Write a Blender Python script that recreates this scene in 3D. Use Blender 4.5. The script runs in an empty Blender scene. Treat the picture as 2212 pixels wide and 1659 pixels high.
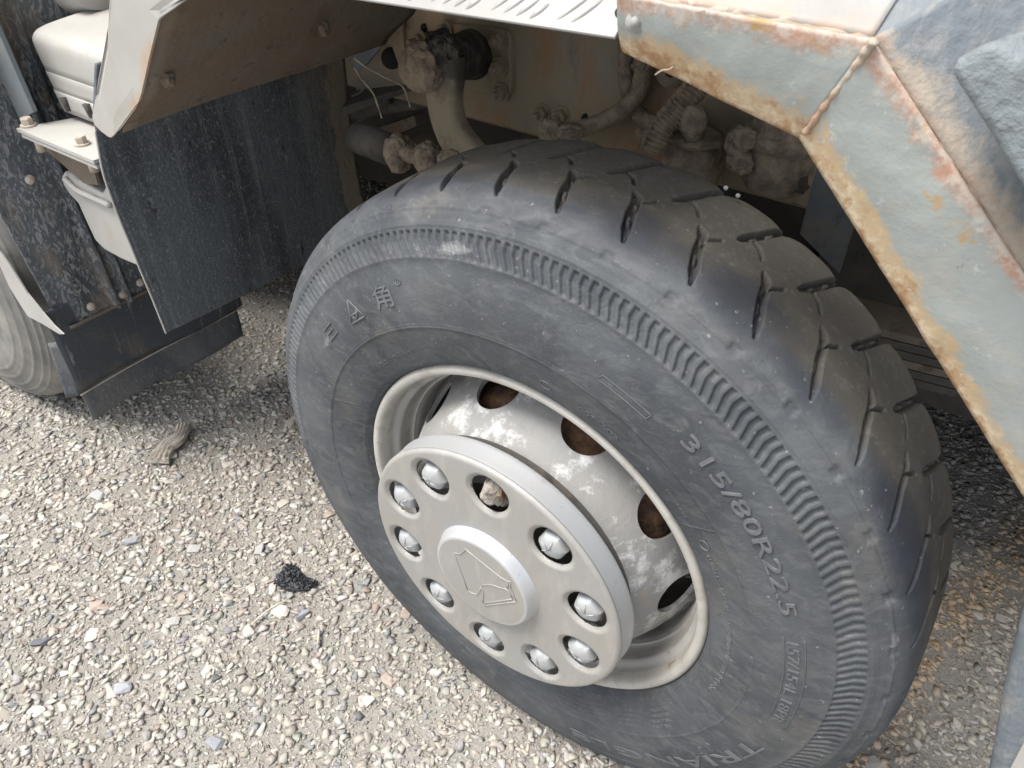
import bpy, bmesh, math, random
import numpy as np
from mathutils import Vector, Matrix, noise as mnoise

random.seed(7); rng = np.random.default_rng(11)
scene = bpy.context.scene
C = scene.collection
R = math.radians
HUB = 0.515                                   # height of the wheel centre above the ground

# ------------------------------------------------------------------ camera
YAW, PITCH, ROLL = -0.6230590750783702, 0.6818050380765582, 0.0012614939847485915
FPX = 2869.932255181893                       # focal length in pixels of the 3840 px wide frame
CAM = Vector((0.42524438977956824, -0.6150750316326595, 0.9042829903734292 + HUB))
_f = Vector((math.sin(YAW) * math.cos(PITCH), math.cos(YAW) * math.cos(PITCH), -math.sin(PITCH)))
_r = _f.cross(Vector((0, 0, 1))).normalized(); _u = _r.cross(_f)
CR = math.cos(ROLL) * _r + math.sin(ROLL) * _u
CU = -math.sin(ROLL) * _r + math.cos(ROLL) * _u
cd = bpy.data.cameras.new('camera'); cam = bpy.data.objects.new('camera', cd); C.objects.link(cam)
cam.matrix_world = Matrix(((CR.x, CU.x, -_f.x, CAM.x), (CR.y, CU.y, -_f.y, CAM.y), (CR.z, CU.z, -_f.z, CAM.z), (0, 0, 0, 1)))
cd.sensor_width = 36; cd.lens = FPX / 3840 * 36; cd.clip_start = 0.02; cd.clip_end = 500
cd.dof.use_dof = True; cd.dof.focus_distance = 1.30; cd.dof.aperture_fstop = 15.0
scene.camera = cam

# ------------------------------------------------------------------ world, sun, exposure
SUN_EL, SUN_ROT = R(66), R(222)               # rotation measured from +Y clockwise
w = bpy.data.worlds.new('World'); scene.world = w; w.use_nodes = True
nt = w.node_tree; bg = nt.nodes['Background']
sky = nt.nodes.new('ShaderNodeTexSky'); sky.sky_type = 'NISHITA'; sky.sun_disc = False
sky.sun_elevation = SUN_EL; sky.sun_rotation = SUN_ROT; sky.dust_density = 3.5; sky.air_density = 1.0; sky.ozone_density = 1.0
hs = nt.nodes.new('ShaderNodeHueSaturation'); hs.inputs['Saturation'].default_value = 0.45   # hazy, nearly white sky
nt.links.new(sky.outputs[0], hs.inputs['Color']); nt.links.new(hs.outputs[0], bg.inputs[0]); bg.inputs[1].default_value = 0.13
sd = bpy.data.lights.new('sun', 'SUN'); sun = bpy.data.objects.new('sun', sd); C.objects.link(sun)
sd.energy = 2.0; sd.angle = R(24); sd.color = (1.0, 0.955, 0.89)
sdir = Vector((math.sin(SUN_ROT) * math.cos(SUN_EL), math.cos(SUN_ROT) * math.cos(SUN_EL), math.sin(SUN_EL)))
sun.rotation_euler = sdir.to_track_quat('Z', 'Y').to_euler()
vs = scene.view_settings; vs.view_transform = 'Standard'; vs.look = 'None'; vs.gamma = 1; vs.exposure = 1.08

# ------------------------------------------------------------------ helpers
FX = FPX * 0.576
def at(X, Y, ax, val):
    """world point on the plane ax=val (X, Y measured on the 2212 px wide photograph)"""
    d = (X - 1106) / FX * CR - (Y - 829.5) / FX * CU + _f
    i = 'xyz'.index(ax)
    return CAM + d * ((val - CAM[i]) / d[i])
def mpp(p):                                    # metres per such pixel at a point
    return (Vector(p) - CAM).dot(_f) / FX

def wpos(o):
    v = Vector((0, 0, 0))
    while o is not None:
        v += o.location; o = o.parent
    return v
def empty(name, loc, parent=None):
    o = bpy.data.objects.new(name, None); C.objects.link(o); o.empty_display_size = .1
    o.parent = parent; o.location = Vector(loc) - (wpos(parent) if parent else Vector())
    return o
def tag(o, label=None, cat=None, group=None, kind=None):
    for k, v in (('label', label), ('category', cat), ('group', group), ('kind', kind)):
        if v: o[k] = v
    return o
def mk(name, V, F, m, parent=None, smooth=True, attrs=None, origin=None, sharp=None):
    V = np.asarray(V, dtype=float).reshape(-1, 3)
    c = np.array(origin) if origin is not None else (V.min(0) + V.max(0)) / 2
    me = bpy.data.meshes.new(name)
    me.from_pydata((V - c).tolist(), [], [tuple(int(i) for i in f) for f in F] if not isinstance(F, np.ndarray) else F.tolist())
    if attrs:
        for k, a in attrs.items():
            at_ = me.attributes.new(k, 'FLOAT', 'POINT'); at_.data.foreach_set('value', np.asarray(a, dtype=np.float32).ravel())
    me.materials.append(m)
    if smooth:
        me.polygons.foreach_set('use_smooth', [True] * len(me.polygons))
        if sharp is not None: me.set_sharp_from_angle(angle=R(sharp))
    me.update()
    o = bpy.data.objects.new(name, me); C.objects.link(o)
    o.parent = parent
    pw = wpos(parent) if parent else Vector()
    o.location = Vector(c) - pw
    return o
def join(parts):
    V, F, n = [], [], 0
    for v, f in parts:
        v = np.asarray(v, dtype=float).reshape(-1, 3)
        V.append(v); F += [tuple(i + n for i in q) for q in f]; n += len(v)
    return np.concatenate(V), F
def grid_faces(nu, nv, wrap=False):
    F = []
    for i in range(nu if wrap else nu - 1):
        j2 = (i + 1) % nu
        for k in range(nv - 1):
            F.append((i * nv + k, j2 * nv + k, j2 * nv + k + 1, i * nv + k + 1))
    return F
def box(a, b):
    a, b = np.minimum(a, b), np.maximum(a, b)
    V = [(x, y, z) for x in (a[0], b[0]) for y in (a[1], b[1]) for z in (a[2], b[2])]
    return V, [(0, 1, 3, 2), (4, 6, 7, 5), (0, 4, 5, 1), (2, 3, 7, 6), (0, 2, 6, 4), (1, 5, 7, 3)]
def prism(pts, off):
    """polygon pts (3D) extruded by the vector off"""
    pts = [Vector(p) for p in pts]; off = Vector(off); n = len(pts)
    V = [tuple(p) for p in pts] + [tuple(p + off) for p in pts]
    return V, [tuple(range(n)), tuple(range(2 * n - 1, n - 1, -1))] + [(i, i + n, (i + 1) % n + n, (i + 1) % n) for i in range(n)]
def bevel_obj(o, w=.002, seg=2):
    b = o.modifiers.new('bevel', 'BEVEL'); b.width = w; b.segments = seg; b.limit_method = 'ANGLE'; b.angle_limit = R(35)
    o.data.polygons.foreach_set('use_smooth', [True] * len(o.data.polygons)); o.data.set_sharp_from_angle(angle=R(35)); return o
def frame(n):
    n = Vector(n).normalized(); a = Vector((0, 0, 1)) if abs(n.z) < .9 else Vector((1, 0, 0))
    u = n.cross(a).normalized(); return u, n.cross(u).normalized(), n
def smooth_path(pts, k=6):
    pts = [Vector(p) for p in pts]; out = []
    for i in range(len(pts) - 1):
        p0, p1, p2, p3 = pts[max(i - 1, 0)], pts[i], pts[i + 1], pts[min(i + 2, len(pts) - 1)]
        for j in range(k):
            t = j / k
            out.append(.5 * ((2 * p1) + (p2 - p0) * t + (2 * p0 - 5 * p1 + 4 * p2 - p3) * t * t + (3 * p1 - p0 - 3 * p2 + p3) * t ** 3))
    out.append(pts[-1]); return out
def tube(path, rad, seg=12, rough=0.0, fr=60, seed=0, caps=True):
    path = [Vector(p) for p in path]; n = len(path)
    V = []; u = None
    for i, p in enumerate(path):
        t = (path[min(i + 1, n - 1)] - path[max(i - 1, 0)]).normalized()
        if u is None: u = frame(t)[0]
        u = (u - t * u.dot(t)).normalized(); v = t.cross(u)
        r = rad(i / (n - 1)) if callable(rad) else rad
        for k in range(seg):
            a = 2 * math.pi * k / seg
            q = p + (u * math.cos(a) + v * math.sin(a)) * r
            if rough: q += (q - p).normalized() * rough * mnoise.fractal(q * fr + Vector((seed, 0, 0)), 1, 2, 3)
            V.append(tuple(q))
    F = [(i * seg + k, i * seg + (k + 1) % seg, (i + 1) * seg + (k + 1) % seg, (i + 1) * seg + k) for i in range(n - 1) for k in range(seg)]
    if caps: F += [tuple(range(seg - 1, -1, -1)), tuple((n - 1) * seg + k for k in range(seg))]
    return V, F
def cyl(a, b, r, seg=24, r2=None):
    return tube([a, b], (lambda t: r + ((r2 if r2 is not None else r) - r) * t), seg)
def blob(c, rad, rough=.25, fr=3.0, sub=4, seed=0, axes=None):
    """mud-caked lump: an icosphere with fractal relief; rad = (rx, ry, rz)"""
    bm = bmesh.new(); bmesh.ops.create_icosphere(bm, subdivisions=sub, radius=1.0)
    V = []
    for v in bm.verts:
        d = v.co.normalized()
        k = 1 + rough * .55 * (mnoise.fractal(d * fr + Vector((seed * 3.1, seed, 0)), 1.1, 2.2, 6) )
        q = Vector((d.x * rad[0], d.y * rad[1], d.z * rad[2])) * k
        if axes: q = axes[0] * q.x + axes[1] * q.y + axes[2] * q.z
        V.append(tuple(Vector(c) + q))
    F = [tuple(v.index for v in f.verts) for f in bm.faces]; bm.free()
    return V, F
def hexbolt(c, n, r, h, washer=1.35, stud=0.0):
    """hex head with washer (and a threaded end) standing on point c along n"""
    u, v, n = frame(n); c = Vector(c); parts = []
    def ring(rr, hh, seg, ph=0.0): return [tuple(c + n * hh + (u * math.cos(2 * math.pi * k / seg + ph) + v * math.sin(2 * math.pi * k / seg + ph)) * rr) for k in range(seg)]
    def stack(rings):
        s = len(rings[0]); V = [p for q in rings for p in q]
        F = [(i * s + k, i * s + (k + 1) % s, (i + 1) * s + (k + 1) % s, (i + 1) * s + k) for i in range(len(rings) - 1) for k in range(s)]
        F.append(tuple((len(rings) - 1) * s + k for k in range(s))); return V, F
    parts.append(stack([ring(r * washer, -.001, 24), ring(r * washer, h * .18, 24), ring(r * washer * .93, h * .24, 24)]))
    parts.append(stack([ring(r, h * .22, 6, .3), ring(r, h * .88, 6, .3), ring(r * .86, h, 6, .3)]))
    if stud: parts.append(stack([ring(r * .5, h, 12), ring(r * .5, h + stud, 12), ring(r * .42, h + stud * 1.1, 12)]))
    return join(parts)

# ------------------------------------------------------------------ materials
def M(name, base, layers=(), rough=.8, bump=((60, .3, .002),), metallic=0.0, spec=.5, attr=None):
    m = bpy.data.materials.new(name); m.use_nodes = True; t = m.node_tree; N = t.nodes; L = t.links
    b = N['Principled BSDF']; b.inputs['Roughness'].default_value = rough; b.inputs['Metallic'].default_value = metallic
    b.inputs['Specular IOR Level'].default_value = spec
    tc = N.new('ShaderNodeTexCoord')
    def vec(s, off):
        mp = N.new('ShaderNodeMapping'); L.new(tc.outputs['Object'], mp.inputs[0])
        mp.inputs['Scale'].default_value = s if hasattr(s, '__len__') else (s, s, s); mp.inputs['Location'].default_value = (off, off * .7, off * 1.3)
        return mp.outputs[0]
    if attr:
        an = N.new('ShaderNodeAttribute'); an.attribute_name = attr; col = an.outputs['Color']
    else:
        rgb = N.new('ShaderNodeRGB'); rgb.outputs[0].default_value = (*base, 1); col = rgb.outputs[0]
    ro = None
    for i, l in enumerate(layers):
        if l.get('kind') == 'voronoi':
            nz = N.new('ShaderNodeTexVoronoi'); nz.feature = 'DISTANCE_TO_EDGE'; nz.inputs['Scale'].default_value = 1; out = nz.outputs['Distance']
        elif l.get('kind') == 'spots':
            nz = N.new('ShaderNodeTexVoronoi'); nz.inputs['Scale'].default_value = 1; out = nz.outputs['Distance']
        else:
            nz = N.new('ShaderNodeTexNoise'); nz.inputs['Scale'].default_value = 1
            nz.inputs['Detail'].default_value = l.get('d', 6); nz.inputs['Roughness'].default_value = l.get('r', .6)
            nz.inputs['Distortion'].default_value = l.get('dist', 0); out = nz.outputs['Fac']
        L.new(vec(l['s'], l.get('off', i * 3.7)), nz.inputs['Vector'])
        if 'attr' in l:                        # mask painted on the vertices, e.g. closeness to a rusting edge
            an = N.new('ShaderNodeAttribute'); an.attribute_name = l['attr']
            ma = N.new('ShaderNodeMath'); ma.operation = 'MULTIPLY_ADD'; L.new(an.outputs['Fac'], ma.inputs[0]); ma.inputs[1].default_value = l.get('ak', 1.0); L.new(out, ma.inputs[2]); out = ma.outputs[0]
        mr = N.new('ShaderNodeMapRange'); mr.interpolation_type = 'SMOOTHSTEP' if l.get('soft') else 'LINEAR'
        L.new(out, mr.inputs[0]); mr.inputs[1].default_value = l['lo']; mr.inputs[2].default_value = l['hi']
        mr.inputs[3].default_value = 0; mr.inputs[4].default_value = l.get('k', 1); fac = mr.outputs[0]
        mx = N.new('ShaderNodeMix'); mx.data_type = 'RGBA'; mx.blend_type = l.get('blend', 'MIX')
        L.new(fac, mx.inputs[0]); L.new(col, mx.inputs[6]); mx.inputs[7].default_value = (*l['c'], 1); col = mx.outputs[2]
        if 'rough' in l:
            mf = N.new('ShaderNodeMix'); mf.data_type = 'FLOAT'; L.new(fac, mf.inputs[0])
            if ro is None: mf.inputs[2].default_value = rough
            else: L.new(ro, mf.inputs[2])
            mf.inputs[3].default_value = l['rough']; ro = mf.outputs[0]
    L.new(col, b.inputs['Base Color'])
    if ro is not None: L.new(ro, b.inputs['Roughness'])
    nrm = None
    for j, (s, k, dst) in enumerate(bump):
        nz = N.new('ShaderNodeTexNoise'); nz.inputs['Scale'].default_value = 1; nz.inputs['Detail'].default_value = 5; nz.inputs['Roughness'].default_value = .65
        L.new(vec(s, 9 + j), nz.inputs['Vector'])
        bp = N.new('ShaderNodeBump'); bp.inputs['Strength'].default_value = k; bp.inputs['Distance'].default_value = dst
        L.new(nz.outputs['Fac'], bp.inputs['Height'])
        if nrm: L.new(nrm, bp.inputs['Normal'])
        nrm = bp.outputs[0]
    if nrm: L.new(nrm, b.inputs['Normal'])
    return m

DUST = (.30, .265, .215); RUST = (.26, .105, .035); DRUST = (.10, .045, .022)
m_tyre = M('tyre_rubber', (.050, .056, .064), [
    dict(c=(.105, .114, .122), s=(5, 5, 5), lo=.40, hi=.66, k=.8),
    dict(c=(.150, .158, .164), s=(30, 30, 60), lo=.48, hi=.68, k=.50, dist=.9, d=9, r=.7),
    dict(c=(.165, .150, .125), s=(8, 8, 8), lo=.53, hi=.70, k=.40, d=9, off=44),
    dict(c=(.032, .036, .042), s=(24, 24, 24), lo=.60, hi=.68, k=.55, d=9, r=.72, off=51),
    dict(c=(.108, .098, .082), s=6, lo=.60, hi=.98, k=.94, attr='tread', ak=.55, off=4),
    dict(c=(.21, .20, .175), s=95, lo=1.02, hi=1.14, k=.45, attr='tread', ak=.5, off=6, d=10, r=.75),
    dict(c=(.026, .031, .043), s=5, lo=.66, hi=.88, k=.80, off=12, attr='scuff', ak=.28),
    dict(c=(.27, .275, .275), s=34, lo=.78, hi=.95, k=.8, attr='chalk', ak=.45, d=12, r=.8, off=61),
    dict(c=(.33, .33, .325), s=120, lo=.66, hi=.70, k=.5, off=7, d=8)], rough=.70, spec=.38, bump=((260, .6, .0014), (40, .3, .002)))
m_letter = M('raised_rubber', (.092, .100, .108), [dict(c=(.185, .192, .198), s=40, lo=.4, hi=.7, k=.7)], rough=.65, bump=((200, .2, .0008),))
m_tyre2 = M('dusty_tyre_rubber', (.15, .15, .145), [dict(c=(.30, .285, .25), s=7, lo=.35, hi=.65, k=.8), dict(c=(.08, .08, .085), s=30, lo=.55, hi=.75, k=.5)], rough=.9)
m_rim = M('rim_paint', (.39, .375, .34), [
    dict(c=(.54, .525, .48), s=9, lo=.35, hi=.7, k=.8), dict(c=(.25, .22, .18), s=(18, 18, 18), lo=.56, hi=.70, k=.6),
    dict(c=RUST, s=22, lo=.60, hi=.68, k=.85, d=11, r=.75), dict(c=(.16, .13, .10), s=90, lo=.62, hi=.72, k=.6)], rough=.6)
m_barrel = M('dusty_barrel_steel', (.33, .325, .31), [
    dict(c=(.44, .425, .39), s=8, lo=.35, hi=.7, k=.7), dict(c=(.20, .155, .11), s=(14, 40, 14), lo=.55, hi=.75, k=.7),
    dict(c=(.13, .12, .11), s=70, lo=.62, hi=.72, k=.6)], rough=.75)
m_disc = M('wheel_disc_paint', (.26, .255, .242), [
    dict(c=(.23, .235, .235), s=(10, 10, 10), lo=.45, hi=.65, k=.8), dict(c=(.60, .605, .60), s=(11, 11, 11), lo=.53, hi=.62, k=.85, d=12, r=.76, off=2.9),
    dict(c=(.20, .19, .18), s=60, lo=.6, hi=.72, k=.5), dict(c=(.38, .22, .12), s=16, lo=.64, hi=.76, k=.55)], rough=.7, bump=((120, .5, .002), (30, .3, .003)))
m_cover = M('steel_hub_cover', (.350, .348, .338), [
    dict(c=(.30, .285, .255), s=(30, 30, 30), lo=.56, hi=.66, k=.45, d=10, r=.75, off=17),
    dict(c=(.35, .335, .30), s=(7, 7, 7), lo=.35, hi=.65, k=.7), dict(c=(.50, .47, .42), s=(40, 40, 14), lo=.5, hi=.72, k=.45),
    dict(c=(.40, .335, .27), s=11, lo=.55, hi=.70, k=.55, d=9, r=.7), dict(c=(.25, .24, .22), s=(22, 22, 5), lo=.58, hi=.72, k=.45, d=9, r=.72, off=27), dict(c=(.22, .20, .18), s=150, lo=.66, hi=.74, k=.5)], rough=.52, metallic=.25, spec=.5, bump=((90, .25, .0015), (25, .2, .003)))
m_chrome = M('brushed_steel_edge', (.56, .58, .60), [dict(c=(.47, .46, .44), s=10, lo=.4, hi=.7, k=.6, rough=.55), dict(c=(.30, .28, .25), s=90, lo=.64, hi=.74, k=.5)], rough=.36, metallic=.5, bump=((160, .06, .001),))
m_nut = M('nut_cap_silver', (.38, .40, .41), [dict(c=(.33, .32, .30), s=50, lo=.45, hi=.65, k=.8, rough=.85)], rough=.55, metallic=.2, bump=((150, .15, .001),))
m_stonedirt = M('caked_mud_grey', (.34, .31, .27), [dict(c=(.20, .17, .14), s=60, lo=.4, hi=.65), dict(c=(.36, .17, .07), s=30, lo=.58, hi=.68, k=.8)], rough=.95, bump=((140, .8, .004),))
m_drum = M('rusty_brake_drum', (.13, .075, .045), [dict(c=(.30, .165, .085), s=30, lo=.48, hi=.62, k=.8, d=10, r=.75), dict(c=(.05, .035, .03), s=30, lo=.5, hi=.65, k=.85), dict(c=(.22, .23, .23), s=12, lo=.6, hi=.7, k=.6)], rough=.9, bump=((90, 1.0, .006),))
m_cream = M('cream_paint', (.38, .372, .345), [dict(c=(.45, .445, .425), s=6, lo=.4, hi=.7, k=.8), dict(c=(.35, .31, .245), s=(16, 16, 16), lo=.55, hi=.75, k=.45), dict(c=(.45, .26, .12), s=8, lo=.80, hi=1.05, k=.65, attr='edge', ak=.42)], rough=.55, bump=((60, .15, .002),))
m_alu = M('aluminium_tread_plate', (.28, .28, .275), [dict(c=(.24, .23, .21), s=7, lo=.4, hi=.7, k=.7), dict(c=(.38, .33, .27), s=60, lo=.62, hi=.74, k=.5)], rough=.45, metallic=.25, bump=((90, .12, .001),))
m_flap = M('mud_flap_rubber', (.095, .110, .124), [
    dict(c=(.040, .047, .056), s=(7, 7, 2.0), lo=.46, hi=.62, k=.85),
    dict(c=(.26, .285, .30), s=(46, 46, 1.1), lo=.52, hi=.70, k=.52, d=7, r=.75),
    dict(c=(.27, .285, .29), s=(75, 75, 48), lo=.545, hi=.60, k=.60, d=10, r=.7, dist=3.2, off=5),
    dict(c=(.022, .026, .032), s=(26, 26, 12), lo=.66, hi=.70, k=.9, d=3, off=11),
    dict(c=(.235, .20, .155), s=20, lo=.72, hi=.78, k=1, attr='mud', ak=.5, off=2),
    dict(c=(.17, .145, .110), s=(95, 95, 70), lo=.62, hi=.86, k=.8, attr='mud2', ak=.35, off=3, d=9, r=.7)], rough=.5, spec=.45, bump=((150, .8, .003), (26, .3, .006)))
m_flap2 = M('speckled_splash_panel', (.085, .098, .112), [
    dict(c=(.035, .042, .052), s=(9, 9, 3), lo=.5, hi=.62, k=.8, off=21),
    dict(c=(.30, .31, .315), s=(75, 75, 34), lo=.50, hi=.57, k=.75, d=10, r=.72, dist=1.8),
    dict(c=(.20, .165, .125), s=(16, 16, 7), lo=.50, hi=.66, k=.6, d=8), dict(c=(.42, .43, .44), s=(50, 50, 20), lo=.62, hi=.68, k=.65, d=10, r=.7)], rough=.6, bump=((110, .8, .004),))
m_strip1 = M('scratched_rubber_strip', (.050, .060, .072), [
    dict(c=(.25, .26, .265), s=(60, 60, 9), lo=.58, hi=.66, k=.7, d=10, r=.7), dict(c=(.13, .11, .085), s=14, lo=.55, hi=.7, k=.5)], rough=.55, bump=((90, .5, .003),))
m_flap3 = M('grey_rubber_strip', (.125, .130, .134), [
    dict(c=(.065, .078, .092), s=(8, 8, 4), lo=.45, hi=.6, k=.85), dict(c=(.30, .30, .295), s=(70, 70, 34), lo=.585, hi=.63, k=.6, d=10, r=.7, dist=3)], rough=.65, bump=((45, .9, .004), (160, .4, .002)))
m_under = M('rusty_brown_underside', (.160, .140, .112), [dict(c=(.17, .115, .078), s=7, lo=.4, hi=.7), dict(c=(.22, .19, .15), s=18, lo=.52, hi=.70, k=.6, d=9, r=.7), dict(c=(.05, .036, .028), s=35, lo=.58, hi=.7, k=.7)], rough=.9, bump=((60, .6, .004),))
m_rail = M('dusty_chassis_paint', (.31, .255, .175), [
    dict(c=(.27, .265, .24), s=(5, 5, 7), lo=.5, hi=.66, k=.55), dict(c=(.36, .16, .065), s=(8, 8, 3.4), lo=.50, hi=.66, k=.72, d=10, r=.68, dist=.6, off=6),
    dict(c=(.13, .105, .08), s=(24, 24, 8), lo=.56, hi=.72, k=.6), dict(c=(.29, .25, .19), s=70, lo=.55, hi=.7, k=.5)], rough=.92, bump=((60, .5, .003), (160, .5, .002)))
m_mud = M('dry_mud', (.34, .275, .20), [dict(c=(.18, .145, .11), s=40, lo=.42, hi=.62), dict(c=(.25, .21, .16), s=90, lo=.55, hi=.7, k=.7), dict(c=(.24, .115, .05), s=16, lo=.62, hi=.74, k=.6)], rough=.97, bump=((120, .9, .005), (40, .6, .006)))
m_grease = M('black_grease_mud', (.040, .037, .033), [dict(c=(.17, .145, .115), s=34, lo=.48, hi=.64, k=.8, d=10, r=.7)], rough=.75, bump=((110, 1.0, .006),))
m_arm = M('steering_arm_iron', (.29, .245, .175), [dict(c=(.05, .045, .04), s=9, lo=.6, hi=.9, k=.9, attr='grease', ak=.7), dict(c=(.13, .085, .055), s=22, lo=.52, hi=.68, k=.8), dict(c=(.28, .25, .2), s=50, lo=.56, hi=.7, k=.5)], rough=.9, bump=((90, .6, .003),))
m_bluesteel = M('blue_grey_steel', (.17, .195, .21), [dict(c=(.13, .15, .16), s=12, lo=.45, hi=.7), dict(c=(.22, .19, .15), s=25, lo=.55, hi=.72, k=.5)], rough=.7)
m_strut = M('dusty_blue_black_sheet', (.085, .100, .112), [dict(c=(.15, .135, .11), s=9, lo=.42, hi=.62, k=.8), dict(c=(.04, .045, .05), s=40, lo=.55, hi=.7, k=.5)], rough=.8)
m_darksteel = M('dark_dusty_steel', (.070, .068, .062), [dict(c=(.12, .10, .08), s=14, lo=.45, hi=.7, k=.8), dict(c=(.035, .03, .028), s=40, lo=.55, hi=.7, k=.7)], rough=.9, bump=((60, .5, .003),))
m_fender = M('fender_blue_grey_paint', (.30, .335, .325), [
    dict(c=(.385, .40, .375), s=5, lo=.4, hi=.7, k=.7), dict(c=(.42, .40, .345), s=(12, 12, 12), lo=.50, hi=.72, k=.65, d=12, r=.72),
    dict(c=(.60, .585, .53), s=60, lo=.60, hi=.66, k=.55, d=10, r=.75, off=31),
    dict(c=(.47, .355, .215), s=30, lo=.66, hi=.78, k=.95, attr='edge', ak=.50, d=12, r=.78, off=1),
    dict(c=(.62, .54, .40), s=70, lo=.70, hi=.84, k=.75, attr='edge', ak=.32, off=5, r=.78, d=10),
    dict(c=(.32, .17, .075), s=44, lo=.72, hi=.84, k=.85, attr='edge', ak=.32, d=10, r=.75, off=2),
    dict(c=(.42, .22, .14), s=30, lo=.72, hi=.90, k=.85, attr='crease', ak=.42, d=12, r=.78, off=3),
    dict(c=(.55, .51, .45), s=80, lo=.70, hi=.85, k=.7, attr='crease', ak=.32, d=10, r=.75, off=13),
    dict(c=(.42, .28, .13), s=17, lo=.615, hi=.665, k=.9, d=12, r=.66, off=8), dict(c=(.17, .10, .07), s=19, lo=.665, hi=.70, k=.85, d=10, r=.7, off=9.6)],
    rough=.60, bump=((170, .35, .0016), (10, .2, .004)))
m_crease = M('rusty_crease', (.42, .35, .27), [dict(c=(.38, .22, .14), s=26, lo=.50, hi=.64, k=.75, d=10, r=.75), dict(c=(.40, .385, .34), s=14, lo=.52, hi=.68, k=.8)], rough=.8, bump=((120, .6, .003),))
m_fendtop = M('fender_top_paint', (.27, .27, .26), [dict(c=(.34, .33, .305), s=6, lo=.4, hi=.65), dict(c=(.33, .38, .41), s=14, lo=.5, hi=.75, k=.6), dict(c=(.44, .30, .22), s=24, lo=.72, hi=1.0, k=.8, attr='crease', ak=.5)], rough=.6, bump=((60, .3, .003),))
m_fendside = M('scratched_slate_paint', (.16, .185, .205), [
    dict(c=(.26, .27, .27), s=(60, 25, 25), lo=.46, hi=.62, k=.7, d=8, dist=.8), dict(c=(.14, .12, .10), s=5, lo=.5, hi=.7, k=.6), dict(c=(.36, .31, .24), s=(40, 20, 20), lo=.58, hi=.72, k=.5),
    dict(c=(.40, .34, .27), s=34, lo=.66, hi=.86, k=.8, attr='crease', ak=.45, d=12, r=.78), dict(c=(.40, .24, .16), s=26, lo=.84, hi=1.0, k=.6, attr='crease', ak=.40, d=12, r=.78, off=33)], rough=.8, bump=((70, .6, .004),))
m_bumpy = M('caked_blue_grey_coating', (.205, .235, .25), [dict(c=(.15, .165, .17), s=35, lo=.5, hi=.62, k=.8), dict(c=(.32, .30, .25), s=9, lo=.5, hi=.66, k=.8), dict(c=(.34, .21, .10), s=12, lo=.66, hi=.76, k=.7)], rough=.85, bump=((45, .7, .008),))
m_black = M('cavity_black', (.02, .02, .02), rough=.95, bump=())
m_cavity = M('gap_shade_black', (.035, .032, .028), [dict(c=(.07, .055, .04), s=12, lo=.5, hi=.7)], rough=.85)  # near-black colour carries the shade of the gap below the rail
m_wood = M('weathered_wood', (.60, .55, .47), [dict(c=(.30, .26, .21), s=(90, 12, 90), lo=.45, hi=.6), dict(c=(.47, .42, .34), s=(60, 8, 60), lo=.55, hi=.7, k=.7)], rough=.95, bump=((120, .6, .003),))
m_straw = M('dry_straw', (.46, .40, .30), [dict(c=(.30, .25, .18), s=60, lo=.5, hi=.7)], rough=.9, bump=())
m_tar = M('black_rubber_crumbs', (.012, .014, .018), [dict(c=(.05, .055, .065), s=160, lo=.55, hi=.7)], rough=.45, bump=((200, .6, .002),))
m_stone = M('gravel_stone', (.4, .37, .32), [dict(c=(.62, .60, .56), s=120, lo=.55, hi=.75, k=.30, d=6), dict(c=(.22, .20, .18), s=70, lo=.60, hi=.72, k=.35)], rough=.92, attr='col', bump=((260, .4, .0012),))
m_ground = M('gravelly_dust', (.325, .305, .27), [
    dict(c=(.39, .37, .335), s=3, lo=.4, hi=.65), dict(c=(.27, .235, .20), s=1.6, lo=.50, hi=.66, k=.7), dict(c=(.20, .185, .165), s=90, lo=.52, hi=.70, k=.6),
    dict(c=(.52, .50, .46), s=170, lo=.56, hi=.70, k=.6)], rough=.97, bump=((150, 1.0, .006), (420, .8, .003)))

# ------------------------------------------------------------------ large structure: the ground
def gh(x, y):
    return .010 * mnoise.fractal(Vector((x * 1.7, y * 1.7, 0)), 1, 2, 4) + .0035 * mnoise.noise(Vector((x * 14, y * 14, 3)))
def ground():
    xs = np.concatenate([[-60, -20, -8, -5], np.arange(-3.4, 2.21, .025), [4, 8, 20, 60]])
    ys = np.concatenate([[-60, -20, -6, -3], np.arange(-1.5, 2.81, .025), [4, 8, 20, 60]])
    V = [(x, y, gh(x, y) if -3.4 <= x <= 2.2 and -1.5 <= y <= 2.8 else 0) for x in xs for y in ys]
    return mk('ground', V, [tuple(reversed(f)) for f in grid_faces(len(xs), len(ys))], m_ground, origin=(0, 0, 0))
g = tag(ground(), kind='structure')
if g.data.polygons[0].normal.z < 0: g.data.flip_normals()

# ------------------------------------------------------------------ the truck
truck = tag(empty('truck', (-.4, .9, 0)), 'dusty heavy truck with rusty blue grey fender and worn front tyre on gravel', 'truck')
def part(name, vf, m, parent=truck, **k): return mk(name, vf[0], vf[1], m, parent, **k)

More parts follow.
